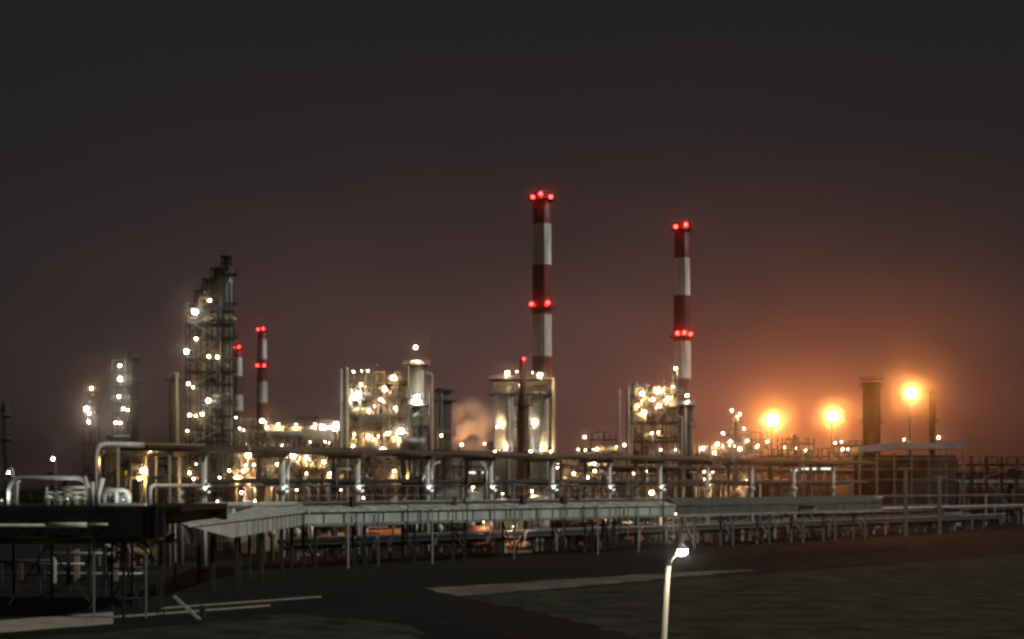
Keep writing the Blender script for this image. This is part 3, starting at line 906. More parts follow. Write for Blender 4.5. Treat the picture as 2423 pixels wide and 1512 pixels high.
# ------------------------------------------------------------------ pipe rack along the row
KR = 146
cols = [482, 667, 845, 1010, 1160, 1305, 1440, 1560, 1672, 1777, 1877, 1970]
ZR = 14.6
Nv = Vector((-DY, DX, 0))
Dv = Vector((DX, DY, 0))
rk = thing('pipe_rack', 'long elevated pipe rack on white columns running behind the gallery', 'pipe rack', row(KR, 1010))
for i, px in enumerate(cols):
    p = row(KR, px)
    q = p + Nv * 5
    b = MB()
    b.tube([p, p + Vector((0, 0, ZR - 1.2))], .40, 12)
    cl = b.build('column', WHITE, rk)
    b = MB()
    b.lathe((p.x, p.y), [(.42, 8.7), (.72, 8.8), (.72, 9.35), (.42, 9.5)], 12)
    b.build('clamp_collar', WHITE, cl)
    if i < 8:
        lq = p - Nv * 1.1 + Vector((0, 0, 9.1))
        lamp(rk, lq, .2, 'h', p + Vector((0, 0, 9.3)), Nv + Vector((0, 0, 1.9)), [L_FAINT, DARK, F_COLUMN])  # faint globe with hidden flood, added only to brighten the white column
    b = MB()
    b.tube([q, q + Vector((0, 0, ZR - 1.2))], .36, 10)
    b.build('column', GALV, rk)
    b = MB()
    b.bar(p + Vector((0, 0, ZR - .95)) - Nv * 1.2, q + Vector((0, 0, ZR - .95)) + Nv * 1.2, .45, .5)
    b.build('cross_beam', BROWN, rk)
    b = MB()
    b.bar(p + Vector((0, 0, 9.9)) - Nv * .4, q + Vector((0, 0, 9.9)) + Nv * .4, .35, .4)
    b.build('cross_beam', BROWN, rk)
    if i in (1, 3, 4):
        s = 1 if i != 4 else -1
        b = MB()
        b.tube([p + Vector((0, 0, 3)) + Dv * s * .9, p + Vector((0, 0, ZR - 2.6)) + Dv * s * .9, p + Vector((0, 0, ZR - 1.75)) + Dv * s * 1.3, p + Vector((0, 0, ZR - 1.5)) + Dv * s * 2.4], .2, 8)
        b.build('down_pipe', PALE, rk)
pL, pR = row(KR, 330), row(KR, 2060)
for j, (dn, z, r, m) in enumerate(((-.6, 0, .38, BROWN), (.5, 0, .30, BROWN), (1.5, .05, .42, DARK), (2.7, 0, .33, RUST), (4, .05, .4, DARK), (5.2, 0, .25, GALV))):
    b = MB()
    a_ = pL if j else row(KR, 340)
    b.tube([a_ + Nv * dn + Vector((0, 0, ZR - .7 + r + z)), pR + Nv * dn + Vector((0, 0, ZR - .7 + r + z))], r, 8)
    b.build('pipe', m, rk)
for dn, z, r, m in ((.3, 9.9 + .2, .18, DARK), (1.2, 9.9 + .2, .25, DARK), (2.4, 9.9 + .2, .3, BROWN), (3.8, 9.9 + .2, .22, GALV)):
    b = MB()
    b.tube([row(KR, 500) + Nv * dn + Vector((0, 0, z + r)), pR + Nv * dn + Vector((0, 0, z + r))], r, 8)
    b.build('pipe', m, rk)
# slim rail along the lower tray
b = MB()
a_, c_ = row(KR, 480) - Nv * .6, row(KR, 1660) - Nv * .6
b.bar(a_ + Vector((0, 0, 9.75)), c_ + Vector((0, 0, 9.75)), .16, .28)
b.build('tray_rail', DARK, rk)
# white lagged pipe at the left head with its down turn
b = MB()
zz_ = gz(1047, 155)
e0 = row(KR, 338) + Vector((0, 0, zz_)); e1 = row(KR, 250) + Vector((0, 0, zz_))
b.tube([row(KR, 480) + Vector((0, 0, zz_)), e0], .26, 8, 1)
b.tube([e0, e1, e1 - Dv * .7 - Vector((0, 0, .15)), e1 - Dv * 1.1 - Vector((0, 0, .7)), e1 - Dv * 1.25 - Vector((0, 0, 1.5)), e1 - Dv * 1.25 - Vector((0, 0, 8))], [.32, .32, .30, .26, .2, .18], 12, 0)
b.build('lagged_pipe', [WHITE, OCHRE], rk)
for px in (278, 400):
    p = row(KR, px)
    b = MB(); b.tube([p, p + Vector((0, 0, zz_ - .3))], .22, 8); b.build('column', OCHRE, rk)

rnd = random.Random(77)
for i in range(46):
    px = rnd.uniform(500, 1950)
    p = row(KR, px) + Nv * rnd.uniform(-1.0, 5)
    z0 = rnd.choice((0, 0, 4, 9.9))
    z1 = rnd.choice((9.9, 12, ZR - .4, ZR - .4))
    if z1 - z0 < 1:
        z1 = z0 + 2.5
    r = rnd.uniform(.07, .19)
    e = rnd.uniform(-3, 3)
    b = MB(); b.tube([p + Vector((0, 0, z0)), p + Vector((0, 0, z1 - .4)), p + Dv * (.3 if e > 0 else -.3) + Vector((0, 0, z1)), p + Dv * e + Vector((0, 0, z1))], r, 7)
    b.build('drop_pipe', rnd.choice((PALE, WHITE, GALV, GALV, TAN, BROWN, GREEN)), rk)
for i in range(40):
    px = rnd.uniform(500, 2000)
    dn, zc, r = rnd.choice(((-.6, .38, .52), (.5, .3, .44), (1.5, .47, .6), (2.7, .33, .48)))
    p = row(KR, px) + Nv * dn + Vector((0, 0, ZR - .7 + zc))
    b = MB(); b.tube([p - Dv * .12, p + Dv * .12], r, 10)
    if rnd.random() < .45:
        b.tube([p, p + Vector((0, 0, r + .5))], .1, 6); b.tube([p + Vector((0, 0, r + .5)) - Dv * .3, p + Vector((0, 0, r + .5)) + Dv * .3], .08, 6)
    b.build('flange', rnd.choice((BROWN, GALV, RUST)), rk)
for i in range(26):
    px = rnd.uniform(500, 1640)
    p = row(KR, px) + Nv * rnd.uniform(-.3, 3) + Vector((0, 0, 10.1))
    h = rnd.uniform(.5, 1.6)
    b = MB()
    if i % 2:
        b.lathe((p.x, p.y), [(.12, p.z), (.12, p.z + h * .5), (.3, p.z + h * .55), (.3, p.z + h * .8), (.08, p.z + h * .85), (.08, p.z + h), (.28, p.z + h), (.28, p.z + h + .06)], 9)
    else:
        b.box((p.x, p.y, p.z + h / 2), (rnd.uniform(.3, .9), .4, h), .77)
    b.build('valve' if i % 2 else 'junction_box', rnd.choice((PALE, GALV, RUST, TAN, WHITE)), rk)

# second, lower rack further back and to the right
KQ = 205
rk2 = thing('pipe_rack', 'dim second pipe rack of grey posts far behind on the right', 'pipe rack', row(KQ, 1900))
for px in (1300, 1395, 1485, 1570, 1650, 1725, 1798, 1870, 1940, 2008, 2075, 2142, 2207, 2270, 2332, 2395):
    p = row(KQ, px)
    b = MB(); b.bar(p, p + Vector((0, 0, 12.6)), .5); b.build('column', GALV, rk2); b = MB(); b.bar(p + Nv * 6, p + Nv * 6 + Vector((0, 0, 12.6)), .5); b.build('column', GALV, rk2)
    b = MB(); b.bar(p + Vector((0, 0, 12.9)) - Nv, p + Nv * 7 + Vector((0, 0, 12.9)), .5); b.build('cross_beam', DARK, rk2); b = MB(); b.bar(p + Vector((0, 0, 10)), p + Nv * 6 + Vector((0, 0, 10)), .4); b.build('cross_beam', DARK, rk2)
for dn, z, r, m in ((-.5, 13.2, .5, DARK), (1, 13.2, .4, BROWN), (2.6, 13.2, .55, DARK), (4.2, 13.2, .4, GREEN), (0, 10.25, .4, GREEN), (2, 10.25, .3, DARK)):
    b = MB(); b.tube([row(KQ, 1290) + Nv * dn + Vector((0, 0, z + r)), row(KQ, 2470) + Nv * dn + Vector((0, 0, z + r))], r, 8); b.build('pipe', m, rk2)

# row of tube lamps lighting the rack tray on the right
for label, px0, px1, py, Y in (('left white tube lamp strip under the far rack', 1868, 1885, 1112, 330), ('middle white tube lamp strip under the far rack', 1897, 1930, 1109, 332), ('right white tube lamp strip under the far rack', 1942, 1968, 1109, 335),
                               ('left white tube lamp strip behind the dark green tank gap', 1105, 1125, 1118, 300), ('right white tube lamp strip behind the dark green tank gap', 1140, 1178, 1118, 300)):
    x0, x1, z = gx(px0, Y), gx(px1, Y), gz(py, Y)
    t = thing('tube_lamp', label, 'lamp', ((x0 + x1) / 2, Y, 0), 'tube lamp strips')
    b = MB(); b.box(((x0 + x1) / 2, Y, z), (x1 - x0, .3, .42)); b.build('tube', L_TUBE, t)
    b = MB(); b.box(((x0 + x1) / 2, Y + .1, z + .3), (x1 - x0 + .2, .6, .12)); b.bar(((x0 + x1) / 2, Y + .25, 0), ((x0 + x1) / 2, Y + .25, z + .25), .2); b.build('bracket', DARK, t)

# ------------------------------------------------------------------ roofed gallery in front of the rack
KG = 130
kink = row(KG, 720)
far = row(KG, 1600)
g = thing('covered_gallery', 'pale sheet clad covered gallery bending towards the viewer at its left end', 'gallery', (kink.x, kink.y, 0))
ZE, ZW, ZTOP = 6.85, 5.25, 7.85
W = 4.4
near = Vector((-24.6, 107, 0))
dn_ = (near - kink).normalized()
nl = Vector((dn_.y, -dn_.x, 0))          # to the left of the near leg seen from the camera
if nl.x > 0:
    nl = -nl
inner = kink + Nv * W * .8 + nl * W * .4
def seg(a, c, a2, c2, cut=0):
    """a-c front eave line, a2-c2 rear eave line"""
    up = lambda p, z: Vector((p.x, p.y, z))
    ra, rc = (a + a2) / 2, (c + c2) / 2
    return up, ra, rc
up = lambda p, z: Vector((p.x, p.y, z))
b = MB()   # roof, two pitches: near leg and long leg
tip_f, tip_r = near, near + nl * .6
kf, kr = kink, inner
ff, fr = far, far + Nv * W
nb2 = at(545, 1216, 133)
nb2.z = 0
roof_v = [up(tip_f, ZE), up(kf, ZE), up(ff, ZE), up(tip_r, ZE + .15), up(nb2, 7.2), up(kr, ZTOP), up(fr, ZTOP)]
b.add(roof_v, [(0, 1, 5, 4), (0, 4, 3), (1, 2, 6, 5)])
th = Vector((0, 0, -.14))
b.add([p + th for p in roof_v], [(4, 5, 1, 0), (3, 4, 0), (5, 6, 2, 1)])
b.add([roof_v[0], roof_v[1], roof_v[2], roof_v[0] + th, roof_v[1] + th, roof_v[2] + th], [(3, 4, 1, 0), (4, 5, 2, 1)])
b.add([roof_v[4], roof_v[5], roof_v[6], roof_v[4] + th, roof_v[5] + th, roof_v[6] + th], [(0, 1, 4, 3), (1, 2, 5, 4)])
b.build('roof', ROOFS, g)
b = MB()
ins = .25
wa = near - dn_ * 17 + nl * ins
wa_top = near - dn_ * 1.5 + nl * ins * .6
wk = kink + Nv * ins * .7 + nl * ins * .7
wf = far + Nv * ins
zt_ = ZE - .15
b.add([up(wa, ZW), up(wk, ZW), up(wk, zt_), up(wa_top, zt_), up(wf, ZW), up(wf, zt_)], [(0, 1, 2, 3), (1, 4, 5, 2)])
rear = W - .4
ra_, rkk, rf_ = nb2 - nl * .3 - dn_ * .5, inner - Nv * .3, far + Nv * rear
b.add([up(ra_, ZW), up(rkk, ZW), up(rkk, ZTOP - .15), up(ra_, 7.0), up(rf_, ZW), up(rf_, ZTOP - .15)], [(3, 2, 1, 0), (2, 5, 4, 1)])
b.add([up(wa, ZW), up(wk, ZW), up(wf, ZW), up(ra_, ZW), up(rkk, ZW), up(rf_, ZW)], [(3, 4, 1, 0), (4, 5, 2, 1)])
b.add([up(wa, ZW), up(wa_top, zt_), up(ra_, 7.0), up(ra_, ZW)], [(0, 1, 2, 3)])
b.build('side_wall', WALLS, g)
b = MB()   # ribs on the cladding
L = (far - kink).length
n = int(L / 3)
for i in range(n):
    p = kink + Dv * (L * i / n) + Nv * (ins - .06)
    b = MB(); b.bar(up(p, ZW - .1), up(p, zt_), .08, .12); b.build('rib', GREEN, g)
L2 = (kink - wa).length
for i in range(1, 14):
    p = kink + (wa - nl * (ins + .06) - kink) * i / 15
    b = MB(); b.bar(up(p, ZW - .1), up(p, zt_), .08, .12); b.build('rib', GREEN, g)
b = MB()
b.bar(up(kink + Nv * ins * .4, ZW - .02), up(far + Nv * ins * .4, ZW - .02), .3, .34)
b.build('sole_beam', GREEN, g)
for i in range(7):
    p = row(KG, 760 + 118 * i) + Nv * 1.2
    b = MB()
    b.bar(p, up(p, ZW - .1), .34)
    q = p + Nv * 2.2
    b.bar(q, up(q, ZW - .1), .34)
    b.bar(up(p, 1), up(q, ZW - .5), .15)
    b.build('trestle', DARK, g)
for i in range(3):
    p = kink + dn_ * (8 + 12 * i) + nl * 1.2
    b = MB(); b.bar(p, up(p, ZW - .1), .34); q = p + nl * 2.2; b.bar(q, up(q, ZW - .1), .34); b.build('trestle', DARK, g)
# handrail on the roof edge
b = MB()
for i in range(26):
    p = row(KG, 735 + i * 33) + Nv * (W - .3)
    b.bar(up(p, ZTOP - .05), up(p, ZTOP + .75), .07)
b.bar(up(row(KG, 735) + Nv * (W - .3), ZTOP + .75), up(row(KG, 735 + 25 * 33) + Nv * (W - .3), ZTOP + .75), .06)
b.build('handrail', GALV, g)
g2 = thing('covered_gallery', 'far stretch of gallery behind the street lamp, its dimness painted dull green', 'gallery', row(KG, 1850))
ga, gb = row(KG, 1604), row(KG, 2090)
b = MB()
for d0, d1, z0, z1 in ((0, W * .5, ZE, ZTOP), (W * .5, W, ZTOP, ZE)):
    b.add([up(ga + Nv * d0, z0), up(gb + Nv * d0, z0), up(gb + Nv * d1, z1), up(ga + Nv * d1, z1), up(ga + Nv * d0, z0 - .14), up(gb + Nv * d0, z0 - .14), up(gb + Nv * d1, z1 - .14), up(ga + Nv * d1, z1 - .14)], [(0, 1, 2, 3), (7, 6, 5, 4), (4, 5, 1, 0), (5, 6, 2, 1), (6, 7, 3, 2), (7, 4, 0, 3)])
b.build('roof', DIMGREEN, g2)
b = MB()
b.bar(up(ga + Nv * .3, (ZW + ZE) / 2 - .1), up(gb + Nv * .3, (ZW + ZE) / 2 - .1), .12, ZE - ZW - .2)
b.build('side_wall', DIMGREEN, g2)
b = MB()
for i in range(30):
    p = ga + (gb - ga) * (i + .5) / 30 + Nv * .2
    b = MB(); b.bar(up(p, ZW), up(p, ZE - .2), .09, .09); b.build('rib', GALV, g2)
b = MB()
b.bar(up(ga + Nv * .2, ZW - .05), up(gb + Nv * .2, ZW - .05), .3, .34)
b.build('sole_beam', GALV, g2)
for i in range(6):
    p = ga + (gb - ga) * (i + .5) / 6 + Nv * .8
    b = MB(); q = p + Nv * 2.4; b.bar(p, up(p, ZW - .2), .34); b.bar(q, up(q, ZE - .3), .34); b.bar(up(p, 1), up(q, ZW - .5), .15); b.build('trestle', GALV, g2)
rnd = random.Random(31)
Lg = (far - kink).length
for i in range(17):                       # roof sheet laps, a little uneven
    t_ = Lg * (i + rnd.uniform(.2, .8)) / 17
    p, q = kink + Dv * t_, kink + Dv * t_ + Nv * W
    b = MB(); b.bar(up(p, ZE + .03), up(q, ZTOP + .03), .16, .05); b.build('roof_lap', WALLS, g)
b = MB(); b.tube([up(kink + Nv * 2.2 + Dv * 1.5, ZE + .75), up(far + Nv * 2.2, ZE + .75)], .13, 7); b.build('roof_conduit', DARK, g)
b = MB(); b.tube([up(kink + Nv * 3.1 + Dv * 1.5, ZE + .98), up(far + Nv * 3.1, ZE + .98)], .09, 7); b.build('roof_conduit', GALV, g)
for i in range(13):                       # vents and boxes standing on the roof
    t_ = Lg * (i + rnd.random()) / 13
    p = kink + Dv * t_ + Nv * rnd.uniform(1.2, 3.6)
    h_ = rnd.uniform(.35, .9)
    b = MB(); b.box((p.x, p.y, ZE + .5 + h_ / 2), (rnd.uniform(.3, .9), rnd.uniform(.3, .8), h_ + .6), .77); b.build('roof_box', rnd.choice((DARK, GALV, BROWN, PALE)), g)
for i in range(22):                       # pale standards rising past the side wall
    t_ = Lg * (i + rnd.random()) / 22
    p = kink + Dv * t_ - Nv * .25
    b = MB(); b.bar(up(p, rnd.choice((0, 2.5, 4.2))), up(p, ZE + rnd.uniform(-.3, .9)), .14, .14); b.build('standard', rnd.choice((GALV, PALE, DARK, SAGE)), g)
# pale pipe laid behind the roof, left part
pb = thing('roof_pipe', 'pale pipe lying behind the bend of the gallery roof', 'pipe', at(500, 1194, 138) * 1)
b = MB(); b.tube([at(452, 1197, 137), at(480, 1195, 138), at(600, 1193, 150), at(700, 1192, 166)], .28, 8); b.build('pipe_run', PALE, pb)
for px, Yp in ((470, 138), (590, 149), (690, 164)):
    b = MB(); p = at(px, 1194, Yp); b.bar((p.x, p.y, 0), (p.x, p.y, p.z - .25), .3); b.build('stanchion', DARK, pb)

# ------------------------------------------------------------------ low pipeway on short posts
lp = thing('pipe_track', 'low pipe track of short pale posts along the edge of the dark yard', 'pipe track', row(142, 1000))
rnd = random.Random(3)
px = 700
while px < 2330:
    p = row(141 + rnd.random() * 2.5, px)
    h = rnd.choice((1.3, 1.6, 2.2, 3.0))
    b = MB()
    b.bar(p, p + Vector((0, 0, h)), .30 + .18 * rnd.random())
    b.bar(p + Vector((0, 0, h)) - Nv * .5, p + Vector((0, 0, h)) + Nv * .8, .3, .2)
    b.build('post', rnd.choice((PALE, GALV, GALV, GALV, SAGE)), lp)
    px += rnd.choice((14, 22, 30, 38, 46)) * (1 - (px - 700) / 5200)
for dn, z, r, m in ((0, 2.3, .16, DARK), (.9, 2.4, .22, DARK), (1.8, 1.9, .28, BROWN), (2.8, 2.7, .3, DARK), (.2, 3.2, .12, GALV)):
    b = MB(); b.tube([row(142, 690) + Nv * dn + Vector((0, 0, z)), row(142, 2380) + Nv * dn + Vector((0, 0, z))], r, 7); b.build('pipe', m, lp)
rnd = random.Random(5)
# valves and fittings on the track, pale
for i in range(16):
    px = 640 + i * 58 + rnd.uniform(-14, 14)
    p = row(145 + rnd.random() * 8, px)
    b = MB()
    z = rnd.uniform(1.6, 4)
    r = rnd.uniform(.3, .55)
    b.lathe((p.x, p.y), [(r * .5, 0), (r * .5, z - r), (r, z - r * .6), (r, z + r * .6), (r * .4, z + r), (r * .4, z + r * 1.8), (r * .9, z + r * 1.8), (r * .9, z + r * 2)], 10)
    b.build('valve', rnd.choice((WHITE, PALE, GALV)), lp)

lp3 = thing('pipe_track', 'dark dense pipe track of uneven grey posts filling the right below the gallery line', 'pipe track', row(156, 1900))
rnd = random.Random(19)
px = 1180
i = 0
while px < 2460:
    p = row(rnd.uniform(150, 172), px)
    h = rnd.choice((2.2, 3.0, 3.8, 4.6, 5.6, 7.0)) * rnd.uniform(.85, 1.1)
    b = MB(); b.bar(p, p + Vector((0, 0, h)), rnd.uniform(.25, .5))
    if i % 3 == 0:
        b.bar(p + Vector((0, 0, h)) - Nv * 1.2, p + Vector((0, 0, h)) + Nv * 1.5, .3, .25)
    b.build('post', rnd.choice((GALV, GALV, GREEN, DARK, PALE, SAGE)), lp3)
    px += rnd.uniform(8, 24)
    i += 1
    if i > 95:
        break
for i in range(20):
    k_ = rnd.uniform(150, 172)
    z = rnd.choice((2.4, 3.1, 3.9, 4.7, 5.7, 7.1))
    pa = rnd.uniform(1180, 1900); pe = pa + rnd.uniform(250, 900)
    b = MB(); b.tube([row(k_, pa) + Vector((0, 0, z)), row(k_, min(2500, pe)) + Vector((0, 0, z))], rnd.uniform(.14, .34), 7)
    b.build('pipe', rnd.choice((DARK, DARK, GREEN, BROWN, GALV, DIMGREEN)), lp3)
for i in range(24):
    p = row(rnd.uniform(148, 170), rnd.uniform(1250, 2420))
    w_ = rnd.uniform(.6, 2.4); h = rnd.uniform(.8, 3.2)
    b = MB(); b.box((p.x, p.y, h / 2), (w_, rnd.uniform(.6, 1.6), h), .77); b.box((p.x, p.y, h + .06), (w_ + .2, 1.0, .12), .77); b.build('equipment_box', rnd.choice((DARK, GREEN, BROWN, RUST, GALV)), lp3)

# pale tall posts at the right, in front of the racks
for i, (px, pyt, pyb, Y, lab) in enumerate(((1393, 1240, 1300, 205, 'pale double legged frame under the gallery left of the seventh rack column'), (1440, 1240, 1290, 214, 'pale braced frame under the gallery at the seventh rack column'),
                                (2142, 1110, 1265, 268, 'tall grey post on the right rising past the gallery line'), (2222, 1130, 1250, 280, 'grey post right of the tallest right hand post'))):
    x = gx(px, Y)
    t = thing('pipe_support', lab, 'support', (x, Y, 0), 'grey pipe supports')
    b = MB()
    zt = gz(pyt, Y)
    if i < 2:
        for s in (-.55, .55):
            b.bar((x + s, Y, 0), (x + s, Y, zt), .32)
        b.bar((x - .55, Y, zt * .25), (x + .55, Y, zt * .8), .16)
        b.bar((x + .55, Y, zt * .25), (x - .55, Y, zt * .8), .16)
        b.build('leg_frame', PALE, t)
    else:
        b.bar((x, Y, 0), (x, Y, zt), .6)
        b.build('post', GALV, t)
    b = MB(); b.bar((x - 1.4, Y, zt + .15), (x + 1.4, Y, zt + .15), .4, .3); b.build('cap_beam', GALV, t)

# ------------------------------------------------------------------ pale blue roofed shed on the right
Y = 372
sh = thing('shed', 'dark open shed with a pale blue sheet fascia on the right', 'shed', (gx(2160, Y), Y, 0))
x0, x1, xm = gx(2030, Y), gx(2285, Y), gx(2110, Y)
b = MB()
zt, zb_ = gz(1047, Y), gz(1062, Y)
zt2, zb2 = gz(1058, Y), gz(1070, Y)
b.box(((xm + x1) / 2, Y, (zt + zb_) / 2), (x1 - xm, .3, zt - zb_))
b.box(((xm + x1) / 2, Y + 9, (zt + zb_) / 2), (x1 - xm, .3, zt - zb_))
b.box(((xm + x1) / 2, Y + 4.5, zt - .1), (x1 - xm - .1, 8.6, .18))
b.add([(x0, Y - .02, zb2), (xm, Y - .02, zb_ - .2), (xm, Y - .02, zt), (x0, Y - .02, zt2), (x0, Y + 9, zb2), (xm, Y + 9, zb_ - .2), (xm, Y + 9, zt), (x0, Y + 9, zt2)],
      [(0, 1, 2, 3), (7, 6, 5, 4), (3, 2, 6, 7), (4, 5, 1, 0), (0, 3, 7, 4)])
b.build('roof', BLUE, sh)
for i in range(7):
    xx = x0 + .5 + (x1 - x0 - 1) * i / 6
    b = MB(); b.bar((xx, Y + .4, 0), (xx, Y + .4, zb2 - .1), .5); b.build('post', GREEN, sh)
b = MB(); b.box(((x0 + x1) / 2, Y + 7, zb2 / 2 - .3), (x1 - x0 - 1, .3, zb2 - .6)); b.build('rear_wall', DARK, sh)
b = MB()
for py in (1085, 1110, 1135):
    b.bar((x0 + .5, Y + .1, gz(py, Y)), (x1 - .5, Y + .1, gz(py, Y)), .3, .35)
b.build('rail_beam', GREEN, sh)

# ------------------------------------------------------------------ dark deck in the left foreground
Y0, Y1 = 104, 121
dk = thing('pipe_deck', 'black elevated deck on thin legs in the left foreground', 'deck', (gx(200, 110.0), 110.0, 0))
zd = 8.35
xa, xb_ = -48, gx(436, 105)
b = MB(); b.box(((xa + xb_) / 2, (Y0 + Y1) / 2, zd - .2), (xb_ - xa, Y1 - Y0, .4)); b.build('deck_floor', SOOT, dk)
b = MB()
b.box(((xa + xb_) / 2 - .6, Y0 + .2, zd - 1.35), (xb_ - xa - 1.2, .35, 1.85))
b.box(((xa + xb_) / 2, Y1 - .3, zd - .9), (xb_ - xa, .35, 1.0))
for i in range(9):
    xx = xa + (xb_ - xa) * (i + .5) / 9
    b.bar((xx, Y0 + .4, zd - .9), (xx, Y1 - .5, zd - .9), .3, .9)
b.build('girder', SOOT, dk)
for px, Y in ((219, 104.2), (343, 104.4), (262, 113.0), (310, 114.0), (378, 113), (290, 104.5), (120, 115), (30, 115)):
    xx = gx(px, Y)
    b = MB(); b.bar((xx, Y + .3, 0), (xx, Y + .3, zd - .5), .13 if px in (219, 343) else .18); b.build('leg', GREEN if px in (219, 343) else DARK, dk)
b = MB()
x1_, x2_, x3_ = gx(262, 113.0), gx(310, 113.0), gx(378, 113.0)
for z in (.8, 3.2, 5.4):
    b = MB(); b.bar((x1_, 113.0, z), (x3_, 114.0, z), .15); b.build('brace', DARK, dk)
b = MB(); b.bar((x1_, 113.0, .8), (x2_, 113.5, 3.2), .12); b.build('brace', DARK, dk); b = MB(); b.bar((x2_, 113.5, .8), (x3_, 114.0, 3.2), .12); b.build('brace', DARK, dk); b = MB(); b.bar((x3_, 114.0, 3.2), (x2_, 114.0, 5.4), .12); b.build('brace', DARK, dk)
b = MB(); b.bar((gx(219, 104.0), 104.4, 6.2), (gx(290, 104.0), 104.6, 5.2), .18); b.build('brace', DARK, dk); b = MB(); b.bar((gx(300, 104.0), 104.6, 6.2), (gx(345, 104.0), 104.6, 5.4), .2); b.build('brace', DARK, dk)


b = MB()
for z in (.55, 1.1):
    b.bar((xa, Y1 - .2, zd + z), (xb_, Y1 - .2, zd + z), .05); b.bar((xb_ - .1, Y0 + 3, zd + z), (xb_ - .1, Y1 - .2, zd + z), .05)
for i in range(15):
    xx = xa + (xb_ - xa) * i / 14
    b.bar((xx, Y1 - .2, zd), (xx, Y1 - .2, zd + 1.1), .05)
for i in range(6):
    yy = Y0 + 3 + (Y1 - Y0 - 3.2) * i / 5
    b.bar((xb_ - .1, yy, zd), (xb_ - .1, yy, zd + 1.1), .05)
b.build('railing', DARK, dk)
ladder(dk, gx(390, 105), Y0 - .3, 0, zd + 1, DARK, False)
for pa, pb_, z0, z1 in ((219, 290, .6, 5.0), (290, 343, 5.0, .6), (30, 120, 1.0, 5.4), (120, 219, 5.4, 1.2)):
    b = MB(); b.bar((gx(pa, 106), 105.2, z0), (gx(pb_, 106), 105.2, z1), .12); b.build('brace', DARK, dk)
for py, r in ((1268, .16), (1276, .11), (1283, .2)):
    b = MB(); b.tube([(xa, 107 + r * 8, gz(py, 107)), (xb_ - 1.5, 107 + r * 8, gz(py, 107))], r, 7); b.build('under_pipe', DARK if r < .2 else BROWN, dk)

# things standing on the deck
def deck_pipe(label, pts, r, m=WHITE, feet=()):
    o = MB()
    for P in pts:
        o.tube(P, r, 10)
    ob = o.build('pipe_loop', m)
    return tag(ob, label, 'pipe')

def arch(pxa, pxb, pyt, Y, cham=.6, pyb=None):
    zb = zd if pyb is None else gz(pyb, Y)
    zt = gz(pyt, Y)
    a_, c_ = gx(pxa, Y), gx(pxb, Y)
    return [(a_, Y, zb), (a_, Y, zt - cham), (a_ + cham * .35, Y, zt - cham * .3), (a_ + cham, Y, zt), (c_ - cham, Y, zt), (c_ - cham * .35, Y, zt - cham * .3), (c_, Y, zt - cham), (c_, Y, zb)]

deck_pipe('wide pale pipe arch on the left of the black deck', [arch(22, 208, 1131, 109.0, .75), [(gx(40, 109.6), 109.6, zd), (gx(40, 109.6), 109.6, zd + 1.7), (gx(46, 109.6), 109.6, zd + 1.95)]], .17, PALE)
deck_pipe('small low white pipe arch crowded with valves on the black deck', [arch(246, 306, 1160, 108.0, .45), [(gx(275, 108.0), 108.0, zd), (gx(275, 108.0), 108.0, gz(1160, 108.0))]], .19, WHITE)
deck_pipe('white pipe bent into a leaning pair of prongs at mid deck', [[(gx(233, 108.0), 108.0, zd), (gx(233, 108.0), 108.0, zd + .9), (gx(243, 108.0), 108.0, zd + 2.1)], [(gx(210, 108.4), 108.4, zd), (gx(211, 108.4), 108.4, zd + 1.0), (gx(199, 108.4), 108.4, zd + 2.2)], [(gx(218, 109.0), 109.0, zd), (gx(218, 109.0), 109.0, zd + 1.8)]], .2, WHITE)
deck_pipe('long pale pipe leaving the right end of the deck for the first rack column', [[(gx(355, 112.0), 112.0, zd), (gx(355, 112.0), 112.0, gz(1158, 112.0)), (gx(358, 112.0), 112.0, gz(1152, 112.0)), (gx(366, 113.0), 113.0, gz(1148.5, 113.0)), (gx(480, 163), 163, gz(1148.5, 163))]], .16, SAGE)
vm = thing('valve_manifold', 'low cluster of pale valves and short pipes inside the wide arch', 'valves', (gx(150, 111.0), 111.0, zd))
rnd = random.Random(12)
for i in range(9):
    xx = gx(118 + i * 10 + rnd.uniform(-3, 3), 111.0)
    h = rnd.uniform(.5, 1.2)
    r = rnd.uniform(.12, .2)
    b = MB(); b.lathe((xx, 111.0 + rnd.uniform(-.6, .6)), [(r, zd), (r, zd + h * .5), (r * 1.9, zd + h * .55), (r * 1.9, zd + h * .75), (r * .5, zd + h * .8), (r * .5, zd + h), (r * 2, zd + h), (r * 2, zd + h + .08)], 10)
    b.build('valve', rnd.choice((SAGE, PALE, WHITE, OCHRE)), vm)
for z, pa, pb_ in ((.45, 100, 206), (.95, 115, 200), (1.35, 140, 196)):
    b = MB(); b.tube([(gx(pa, 111.0), 111.7, zd + z), (gx(pb_, 111.0), 111.7, zd + z)], .13, 8); b.build('pipe', SAGE, vm)
for px in (104, 150, 196):
    b = MB(); b.bar((gx(px, 111.0), 111.7, zd), (gx(px, 111.0), 111.7, zd + 1.4), .1); b.build('stanchion', SAGE, vm)
vm2 = thing('valve_manifold', 'small valve cluster between the legs of the low white arch', 'valves', (gx(275, 109.0), 109.0, zd))
for i in range(6):
    xx = gx(250 + i * 10, 109.0)
    h = rnd.uniform(.6, 1.3)
    r = rnd.uniform(.1, .17)
    b = MB(); b.lathe((xx, 109.0 + rnd.uniform(-.3, .3)), [(r, zd), (r, zd + h * .5), (r * 1.8, zd + h * .55), (r * 1.8, zd + h * .75), (r * .5, zd + h * .8), (r * .5, zd + h), (r * 2, zd + h), (r * 2, zd + h + .08)], 10)
    b.build('valve', rnd.choice((WHITE, PALE)), vm2)
b = MB(); b.box((gx(300, 108.0), 107.0, zd + .1), (3.4, .8, .2)); b.build('drip_tray', WHITE, vm2)

